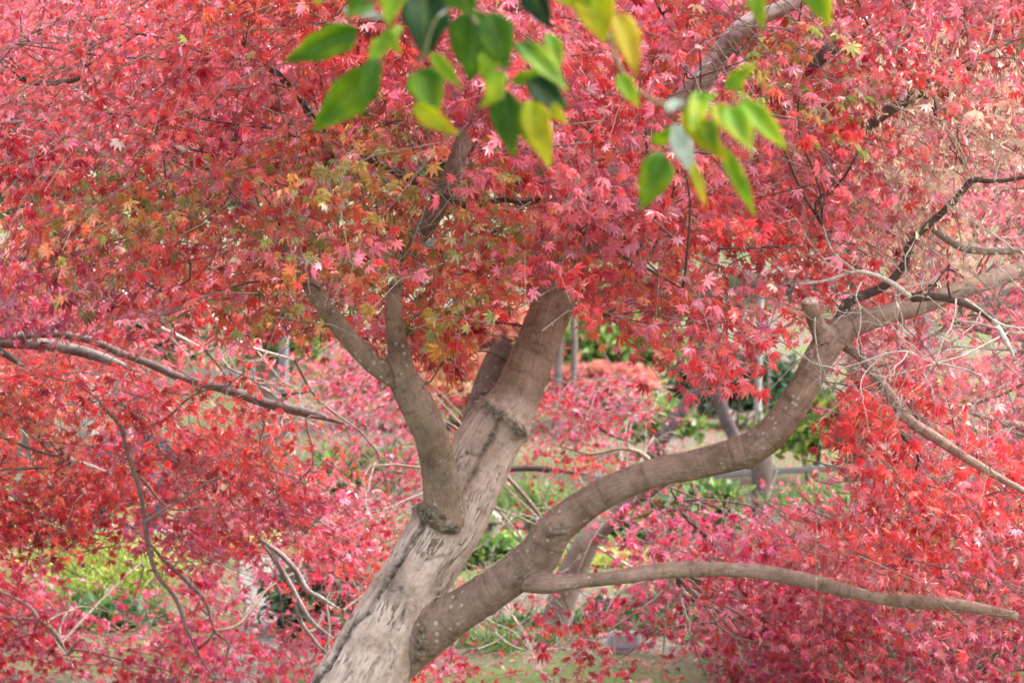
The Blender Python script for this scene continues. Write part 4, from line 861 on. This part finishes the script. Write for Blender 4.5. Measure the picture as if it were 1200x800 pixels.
# bare or half hidden trunks seen under the crowns
def bare_trunk(label, rows_list, col, name='bare_tree'):
    a = np.array(rows_list[0][0]); b = P(a[0], a[1], a[2]); gz = float(terrain(b[0], b[1]))
    root = thing(name, label, 'tree', (b[0], b[1], gz), 'slim trunks in the background')
    for i, rows in enumerate(rows_list):
        rows = [tuple(q) for q in rows]; w = limb(rows)
        if i == 0: w = np.vstack([[b[0], b[1], gz - .08, w[0, 3] * 1.25], w])
        q = catmull(w, 6); tb = Tubes(); tb.add(q[:, :3], q[:, 3], 12, True, col); link('trunk' if i == 0 else 'branch', tb.mesh('trunk'), M_BARK2, root)
    return root
bare_trunk('dark leaning trunk that forks above the curved limb', [[(862, 520, 17, 8), (848, 485, 17, 8), (838, 455, 17, 7.5), (828, 425, 17, 7), (815, 360, 17, 5)], [(775, 515, 17, 9), (800, 478, 17, 8), (830, 448, 17, 7), (862, 430, 17, 6), (890, 400, 17, 4)]], (.13, .10, .10))
bare_trunk('slim white trunk rising behind the bend of the big limb', [[(890, 500, 19, 4.5), (888, 470, 19, 4.5), (889, 430, 19, 4.5), (892, 330, 19, 4), (894, 200, 19, 3)]], (.28, .26, .255))
bare_trunk('thin dark stem next to the slim white trunk', [[(898, 500, 18, 2), (900, 440, 18, 2), (899, 360, 18, 1.6)]], (.13, .10, .09))
bare_trunk('stout dark stump of a tree just under the elbow of the big limb', [[(894, 600, 12.4, 14), (893, 560, 12.4, 13), (892, 530, 12.4, 12.5), (892, 512, 12.4, 12)]], (.12, .085, .075))
bare_trunk('square looking dark trunk behind the red leaves on the right', [[(1081, 640, 11.6, 13), (1080, 590, 11.6, 12.5), (1081, 530, 11.6, 12), (1084, 400, 11.8, 10), (1090, 250, 12, 8)]], (.15, .125, .12))
bare_trunk('pale grey trunk behind the long left branch', [[(103, 440, 16, 11), (103, 395, 16, 10), (102, 350, 16, 9.5), (104, 200, 16, 8)]], (.24, .23, .21))
bare_trunk('grey brown stem standing right of the salmon shrub', [[(671, 460, 19, 4), (673, 420, 19, 4), (672, 330, 19, 3.5)]], (.16, .13, .12))
bare_trunk('short dark stem between the upper stem and the salmon shrub', [[(653, 450, 19, 6), (655, 415, 19, 5.5), (657, 350, 19, 5)]], (.15, .12, .12))

# ------------------------------------------------------------------ garden furniture
def box(V, F, c, s, rz=0.0, tilt=0.0, bev=.0):
    c = np.asarray(c, float); s = np.asarray(s, float) / 2
    import itertools
    b = min(bev, min(s) * .8) if bev else 0
    if b == 0:
        v = np.array(list(itertools.product((-1, 1), repeat=3))) * s
        f = [[0, 1, 3, 2], [4, 6, 7, 5], [0, 4, 5, 1], [2, 3, 7, 6], [0, 2, 6, 4], [1, 5, 7, 3]]
    else:   # chamfered box
        v = []; f = []
        ids = {}
        for sx, sy, sz in itertools.product((-1, 1), repeat=3):
            for a in range(3):
                p = np.array([sx, sy, sz]) * (s - b); p[a] = (sx, sy, sz)[a] * s[a]; ids[(sx, sy, sz, a)] = len(v); v.append(p)
        for a in range(3):
            o = [k for k in range(3) if k != a]
            for sg in (-1, 1):
                q = []
                for u, w in ((-1, -1), (1, -1), (1, 1), (-1, 1)):
                    t = [0, 0, 0]; t[a] = sg; t[o[0]] = u; t[o[1]] = w; q.append(ids[(*t, a)])
                f.append(q)
            for u in (-1, 1):
                for w in (-1, 1):
                    e = []
                    for end in (-1, 1):
                        t = [0, 0, 0]; t[a] = end; t[o[0]] = u; t[o[1]] = w; e.append((ids[(*t, o[0])], ids[(*t, o[1])]))
                    f.append([e[0][0], e[0][1], e[1][1], e[1][0]])
        for t in itertools.product((-1, 1), repeat=3): f.append([ids[(*t, 0)], ids[(*t, 1)], ids[(*t, 2)]])
        v = np.array(v)
    v = np.asarray(v, float)
    ct, st = math.cos(tilt), math.sin(tilt); v = np.stack([v[:, 0], v[:, 1] * ct - v[:, 2] * st, v[:, 1] * st + v[:, 2] * ct], 1)
    cr, sr = math.cos(rz), math.sin(rz); v = np.stack([v[:, 0] * cr - v[:, 1] * sr, v[:, 0] * sr + v[:, 1] * cr, v[:, 2]], 1)
    n = len(V); V += list(v + c); F += [[i + n for i in q] for q in f]
def box_obj(name, boxes, mat, parent):
    import bmesh
    V, F = [], []
    for b in boxes: box(V, F, *b)
    me = bpy.data.meshes.new(name); me.from_pydata([tuple(p) for p in V], [], F)
    bm = bmesh.new(); bm.from_mesh(me); bmesh.ops.recalc_face_normals(bm, faces=bm.faces); bm.to_mesh(me); bm.free()
    return link(name, me, mat, parent)

# low grey wooden fence
fp = [P(700, 563, 14.2), P(900, 551, 14.2), P(1022, 545, 14.2), P(1150, 540, 14.2), P(1300, 534, 14.2)]
fence = thing('wooden_fence', 'low weathered grey rail fence beyond the curved limb', 'fence', (fp[1][0], fp[1][1], 0))
for k, p in enumerate(fp):
    gz = float(terrain(p[0], p[1])); h = p[2] + .04 - gz + .1
    box_obj('post', [((p[0], p[1], gz - .1 + h / 2), (.075, .075, h), .1, 0, .01)], M_WOOD, fence)
for a, b in zip(fp[:-1], fp[1:]):
    for dz, th in ((0, .036), (-.11, .028)):
        m_ = (a + b) / 2 + np.array([0, -.056, dz]); ln = np.linalg.norm(b - a) - .012; sl = math.atan2(b[2] - a[2], b[0] - a[0])
        o = box_obj('rail', [((0, 0, 0), (ln, .032, th), 0, 0, .006)], M_WOOD, None)
        o.location = m_ - np.array(fence.location); o.rotation_euler = (0, -sl, 0); o.parent = fence

# small information sign on a black post
sp = P(731, 752, 9.3); gz = float(terrain(sp[0], sp[1]))
sign = thing('information_sign', 'small grey information plate tilted on a black post by the low maple', 'sign', (sp[0], sp[1], gz))
box_obj('post', [((sp[0], sp[1] + .02, gz + (sp[2] - gz - .06) / 2 - .05), (.026, .026, sp[2] - gz + .04), 0, 0, .004)], M_DARKP, sign)
fr_ = box_obj('frame', [((sp[0], sp[1], sp[2]), (.13, .012, .085), 0, R(-14), .003)], M_WHITE, sign)
box_obj('plate', [((sp[0], sp[1] - .009, sp[2] + .002), (.10, .006, .05), 0, R(-14), .001)], M_PLATE, fr_)
# grey metal pole
pp = P(333, 520, 13.0); gz = float(terrain(pp[0], pp[1])); ptop = P(333, 352, 13.0)[2]
pole = thing('metal_pole', 'slim grey violet pole upright left of the old maple', 'pole', (pp[0], pp[1], gz))
tb = Tubes(); tb.add(np.array([[pp[0], pp[1], gz - .1], [pp[0], pp[1], 1.0], [pp[0], pp[1], ptop]]), [.027, .027, .027], 16, True); link('shaft', tb.mesh('shaft'), M_POLE, pole)
tb = Tubes(); tb.add(np.array([[pp[0], pp[1], ptop], [pp[0], pp[1], ptop + .012], [pp[0], pp[1], ptop + .03]]), [.031, .031, .012], 16, True); link('cap', tb.mesh('cap'), M_POLE, pole)
tb = Tubes(); tb.add(np.array([[pp[0], pp[1], gz - .02], [pp[0], pp[1], gz + .04]]), [.06, .05], 16, True); link('base', tb.mesh('base'), M_POLE, pole)
# grey wooden post
wp = P(327, 720, 10.8); gz = float(terrain(wp[0], wp[1])); top = P(327, 640, 10.8)[2]
post = thing('wooden_post', 'weathered grey wooden post in front of the pale yellow shrub', 'post', (wp[0], wp[1], gz))
box_obj('shaft', [((wp[0], wp[1], (gz - .1 + top) / 2), (.05, .05, top - gz + .1), .3, 0, .006)], M_WOOD, post)
box_obj('cap', [((wp[0], wp[1], top + .012), (.062, .062, .02), .3, 0, .006)], M_WOOD, post)
# little stone bench
bp_ = P(566, 606, 12.6); gz = float(terrain(bp_[0], bp_[1])); bz = bp_[2]
bench = thing('stone_bench', 'small pale stone bench seen between trunk and curved limb', 'bench', (bp_[0], bp_[1], gz))
box_obj('seat', [((bp_[0], bp_[1], bz), (.17, .2, .05), .15, 0, .012)], M_STONE, bench)
for s in (-1, 1): box_obj('leg', [((bp_[0] + s * .055, bp_[1] + s * .008, (gz - .04 + bz - .03) / 2), (.04, .15, bz - .03 - gz + .04), .15, 0, .008)], M_STONE, bench)

# ------------------------------------------------------------------ a visitor, mostly hidden by leaves
def skin_obj(name, verts, edges, radii, root_i=0, sub=2):
    me = bpy.data.meshes.new(name); me.from_pydata([tuple(v) for v in verts], edges, []); o = bpy.data.objects.new(name, me); COL.objects.link(o)
    md = o.modifiers.new('s', 'SKIN'); md.use_smooth_shade = True
    for i, q in enumerate(me.skin_vertices[0].data): q.radius = radii[i] if isinstance(radii[i], tuple) else (radii[i], radii[i]); q.use_root = (i == root_i)
    o.modifiers.new('u', 'SUBSURF').levels = sub
    bpy.context.view_layer.update()
    m2 = bpy.data.meshes.new_from_object(o.evaluated_get(bpy.context.evaluated_depsgraph_get())); bpy.data.objects.remove(o); m2.name = name
    return m2
def person(px, py, d, facing):
    b = P(px, py, d); gz = float(terrain(b[0], b[1]))
    root = thing('person', 'person in dark navy clothes bending low behind the yellow green shrub', 'person', (b[0], b[1], gz))
    v = []; e = []; rd = []
    def add(p, r_, par=None):
        v.append(p); rd.append(r_)
        if par is not None: e.append((par, len(v) - 1))
        return len(v) - 1
    pel = add((0, .06, .27), (.16, .12)); wa = add((0, -.04, .38), (.14, .11), pel); ch = add((0, -.18, .47), (.155, .115), wa); sh = add((0, -.29, .53), (.13, .09), ch); nk = add((0, -.35, .56), .055, sh); hd0 = add((0, -.40, .585), .075, nk); hd1 = add((0, -.44, .65), .092, hd0); add((0, -.445, .72), .075, hd1)
    for s in (-1, 1):
        hp = add((s * .10, -.02, .27), .095, pel); kn = add((s * .22, -.34, .36), .066, hp); an = add((s * .17, -.16, .085), .046, kn); add((s * .19, -.34, .045), .042, an)
        so = add((s * .17, -.29, .51), .062, sh); el = add((s * .25, -.40, .36), .048, so); wr = add((s * .10, -.56, .30), .034, el); hn = add((s * .06, -.62, .28), .03, wr)
        for f in range(4): k = add((s * .05 + (f - 1.5) * .021, -.68, .265), .0095, hn); add((s * .045 + (f - 1.5) * .02, -.715 - .008 * (f in (1, 2)), .235), .008, k)
        k = add((s * .02, -.64, .295), .010, hn); add((s * .008, -.67, .28), .009, k)
    me = skin_obj('body', v, e, rd, 0, 2)
    mats = [plain('skin', (.52, .33, .25), .55, .4, 20, .06), plain('navy_cloth', (.022, .026, .05), .85, .2, 60, .3), plain('trouser_cloth', (.03, .034, .055), .85, .2, 60, .3), plain('shoe', (.5, .5, .5), .5, .4, 20, .1)]
    for m_ in mats: me.materials.append(m_)
    for p in me.polygons:
        c = p.center
        p.material_index = 3 if c.z < .085 else 0 if (c.y < -.575 and c.z < .34) or (c.z > .55 and c.y < -.345) else 2 if c.z < .30 else 1
        p.use_smooth = True
    rot = Matrix.Rotation(facing, 4, 'Z')
    def put(m, nm, mat=None, par=root):
        m.transform(rot); o = bpy.data.objects.new(nm, m); COL.objects.link(o); o.parent = par
        if mat: m.materials.append(mat)
        return o
    put(me, 'body')
    import bmesh
    bm = bmesh.new(); bmesh.ops.create_uvsphere(bm, u_segments=20, v_segments=12, radius=1)
    for q in bm.verts: q.co = Vector((q.co.x * .098, q.co.y * .105 - .428, q.co.z * .10 + .685 - (.05 if q.co.y > .2 and q.co.z < 0 else 0)))
    bmesh.ops.delete(bm, geom=[q for q in bm.verts if q.co.z < .665 and q.co.y < -.44], context='VERTS')
    m2 = bpy.data.meshes.new('hair'); bm.to_mesh(m2); bm.free(); put(m2, 'hair', plain('hair', (.02, .017, .015), .6, .4, 80, .3))
    m3 = skin_obj('face', [(0, -.532, .635), (0, -.545, .615)], [(0, 1)], [.010, .013]); put(m3, 'nose', mats[0])
    for s in (-1, 1):
        m4 = skin_obj('eye', [(s * .034, -.525, .652), (s * .036, -.529, .652)], [(0, 1)], [.008, .008]); put(m4, 'eye', plain('eye', (.03, .025, .02), .3, .5, 10, .1))
    return root
person(118, 668, 12.6, R(150))

# ------------------------------------------------------------------ fallen leaves and grass on the ground
r = np.random.default_rng(900)
n = 42000
yy = 6.5 + 22 * r.uniform(0, 1, n) ** 1.2; xx = r.uniform(-1, 1, n) * (1.2 + yy * .27)
zz = terrain(xx, yy) + .012 + r.uniform(0, .02, n)
keys = np.array(['r', 'm', 'o', 'k', 's', 'p'])[r.integers(0, 6, n)]
col = palette_cols(keys, r, .25) * np.where(r.uniform(0, 1, (n, 1)) < .4, .7, 1.0)
lv = Leaves(); a = r.uniform(0, 6.283, n)
lv.add(np.stack([xx, yy, zz], 1), np.stack([np.cos(a), np.sin(a), r.normal(0, .2, n)], 1), norm(np.stack([r.normal(0, .35, n), r.normal(0, .35, n), np.ones(n)], 1)), r.uniform(.012, .022, n), col, STARS, seed=9)
tag(link('fallen_leaves', lv.mesh('fallen_leaves'), M_LEAF), 'fallen red and tan maple leaves scattered on the garden ground', 'leaves', kind='stuff')
n = 45000
yy = 7.0 + 18 * r.uniform(0, 1, n) ** 1.1; xx = r.uniform(-1, 1, n) * (1.0 + yy * .25)
den = vnoise(np.stack([xx * .9, yy * .5, np.zeros(n)], 1), 77) + .3 * vnoise(np.stack([xx * 4, yy * 2, np.zeros(n)], 1), 78)
ok = den > .05; xx, yy = xx[ok], yy[ok]; n = len(xx)
gc = np.array([(.13, .17, .05), (.18, .20, .07), (.24, .21, .12), (.10, .14, .04), (.30, .26, .17)])
lv = Leaves()
lv.add(np.stack([xx, yy, terrain(xx, yy) - .005], 1), norm(np.stack([r.normal(0, .4, n), r.normal(0, .4, n), np.ones(n)], 1)), norm(r.normal(0, 1, (n, 3))), r.uniform(.03, .08, n), gc[r.integers(0, 5, n)] * np.exp(r.normal(0, .2, (n, 1))), BLADE, seed=10)
tag(link('grass', lv.mesh('grass'), M_FAR), 'short green and straw grass growing in patches on the ground', 'grass', kind='stuff')

# ------------------------------------------------------------------ green branch hanging in close to the camera
DN = 2.5
gb = thing('overhanging_branch', 'green and yellow leaved branch hanging into the top of the view', 'branch', tuple(P(600, -260, DN)), None)
tb_rows = [[(600, -260, 3.3, 7), (570, -120, 3.3, 6), (545, -40, 3.3, 5), (548, 10, 3.3, 4), (575, 50, 3.3, 3.2), (590, 80, 3.3, 2.8), (600, 108, 3.3, 2)], [(560, -80, 3.3, 4.5), (490, -40, 3.32, 3.6), (455, 10, 3.32, 3), (450, 45, 3.32, 2.4), (445, 75, 3.32, 2)], [(548, 0, 3.3, 3), (515, 20, 3.28, 2.4), (500, 60, 3.28, 2), (492, 86, 3.28, 1.6)],
           [(600, -260, 3.3, 7), (660, -120, 3.35, 5), (690, -20, 3.36, 4), (712, 50, 3.36, 3.4), (735, 95, 3.36, 3), (775, 122, 3.36, 3), (815, 124, 3.36, 2.6), (850, 120, 3.36, 2), (872, 118, 3.36, 1.6)], [(660, -120, 3.35, 4), (780, -80, 3.4, 3.4), (880, -40, 3.4, 2.6), (945, -25, 3.4, 2)], [(812, 124, 3.36, 2), (800, 140, 3.36, 1.8), (775, 165, 3.36, 1.6), (770, 182, 3.36, 1.4)]]
for rows in tb_rows:
    tb = Tubes(); poly_branch(tb, [(a, b, c - .8, d * .8) for a, b, c, d in rows], (.14, .13, .06), 8); link('twig', tb.mesh('twig'), M_BARK2, gb)
def green_leaf(bx, by, tx, ty, w, d, kind, seed):
    """one broad pointed leaf from its stalk to its tip: curved midrib, folded blade"""
    r = np.random.default_rng(seed)
    a = P(bx, by, d); dz = r.normal(0, .012); b = P(tx, ty, d + dz - .015); ax = b - a; ln = np.linalg.norm(ax); ax /= ln
    hw = w / 2 * d / FPX; sd = norm(np.cross(ax, FWD + r.normal(0, .25, 3))); nr = np.cross(sd, ax)
    if nr @ FWD > 0: nr = -nr
    nt, ns = 15, 9; V = []; C = []
    base = {'g': (.07, .19, .012), 'd': (.012, .05, .012), 'm': (.05, .14, .012), 'y': (.38, .42, .012), 'l': (.20, .36, .015), 'o': (.44, .36, .015), 'w': (.50, .55, .50), 'x': (.14, .30, .012)}
    tip = {'g': (.30, .40, .012), 'd': (.03, .10, .015), 'm': (.14, .26, .012), 'y': (.52, .42, .012), 'l': (.44, .44, .015), 'o': (.52, .33, .015), 'w': (.45, .52, .45), 'x': (.48, .47, .015)}
    c0, c1 = np.array(base[kind]) * 1.0, np.array(tip[kind]) * 1.0; ph = r.uniform(0, 9)
    for i in range(nt):
        t = i / (nt - 1); prof = (math.sin(math.pi * t ** .72) ** .85) * (1 - .25 * t ** 3) if 0 < t < 1 else .015
        for j in range(ns):
            s = (j / (ns - 1)) * 2 - 1
            wob = 1 + .05 * math.sin(t * 19 + ph) * abs(s)
            z = .30 * hw * abs(s) * prof - .18 * ln * t * t + .05 * hw * math.sin(7 * t + 3 * s + ph)
            V.append(a + ax * ln * t + sd * hw * prof * s * wob + nr * z)
            n_ = vnoise(np.array([[t * 3 + ph, s * 1.6, ph]]), 7)[0]
            f = np.clip(.75 * t + .35 * abs(s) - .25 + .55 * n_, 0, 1); cc = c0 * (1 - f) + c1 * f
            if abs(s) < .05: cc = cc * .8 + np.array([.08, .10, .03])
            elif int(t * 14 + abs(s) * 3) % 3 == 0: cc = cc * .93
            C.append(cc)
    F = [[i * ns + j, i * ns + j + 1, (i + 1) * ns + j + 1, (i + 1) * ns + j] for i in range(nt - 1) for j in range(ns - 1)]
    o = link('leaf', tri_mesh('leaf', np.array(V), np.array(F), np.array(C), True), M_GREEN, gb)
    md = o.modifiers.new('thickness', 'SOLIDIFY'); md.thickness = .0006
    lab = {'y': 'yellow green leaf', 'o': 'yellow orange leaf', 'w': 'leaf showing its pale underside', 'd': 'dark green leaf'}.get(kind)
    if lab: o['label'] = lab
GL = [(420, 34, 332, 74, 38, 'g'), (444, 84, 364, 152, 50, 'g'), (440, 66, 424, 122, 26, 'm'), (497, -8, 500, 63, 60, 'd'), (560, 12, 550, 92, 62, 'm'), (572, 16, 594, 78, 46, 'm'), (490, 82, 512, 130, 46, 'g'), (484, 124, 534, 158, 24, 'y'), (604, 50, 668, 98, 32, 'g'), (590, 106, 598, 180, 38, 'm'),
      (616, 96, 668, 124, 36, 'd'), (620, 118, 642, 190, 36, 'y'), (686, -28, 708, 46, 56, 'y'), (724, 16, 748, 82, 34, 'o'), (616, -24, 642, 32, 36, 'd'), (724, 88, 748, 122, 22, 'l'), (774, 178, 756, 245, 44, 'g'), (788, 146, 814, 206, 26, 'w'), (810, 190, 828, 240, 13, 'y'), (800, 130, 852, 190, 30, 'y'), (846, 172, 886, 252, 20, 'l'),
      (850, 126, 882, 172, 34, 'x'), (866, 118, 926, 172, 30, 'l'), (850, 104, 886, 74, 19, 'l'), (804, 128, 842, 108, 17, 'g'), (766, 168, 786, 152, 22, 'x'), (880, -22, 894, 32, 24, 'x'), (948, -28, 972, 30, 34, 'x'), (402, 12, 448, 17, 13, 'w'), (450, 36, 468, 62, 18, 'x'), (504, 62, 542, 104, 18, 'l'), (378, -30, 372, 8, 26, 'y'), (440, 4, 405, 20, 14, 'm'),
      (590, 100, 565, 125, 20, 'x'), (600, 96, 640, 84, 16, 'l'), (646, 124, 660, 142, 18, 'y'), (470, 30, 446, 60, 14, 'l'), (530, -30, 552, 16, 52, 'm'), (640, -30, 668, 6, 30, 'x'), (862, 106, 872, 92, 12, 'l'), (780, 128, 800, 118, 14, 'w'),
      (470, -24, 452, 24, 40, 'x'), (430, -30, 410, 14, 30, 'm'), (586, 84, 572, 118, 26, 'l'), (640, 40, 660, 78, 26, 'x'), (660, -34, 690, 8, 38, 'l'), (822, 108, 812, 150, 26, 'x'), (838, 122, 858, 156, 26, 'y'), (826, 140, 838, 178, 24, 'x'), (452, 44, 432, 74, 22, 'x'), (610, 120, 620, 172, 28, 'x'), (576, 60, 566, 92, 28, 'x'), (414, 46, 388, 62, 20, 'l')]
for i, (a, b, c, d_, w, k) in enumerate(GL): green_leaf(a, b, c, d_, w, DN + .05 * math.sin(i * 2.3), k, 1200 + i)
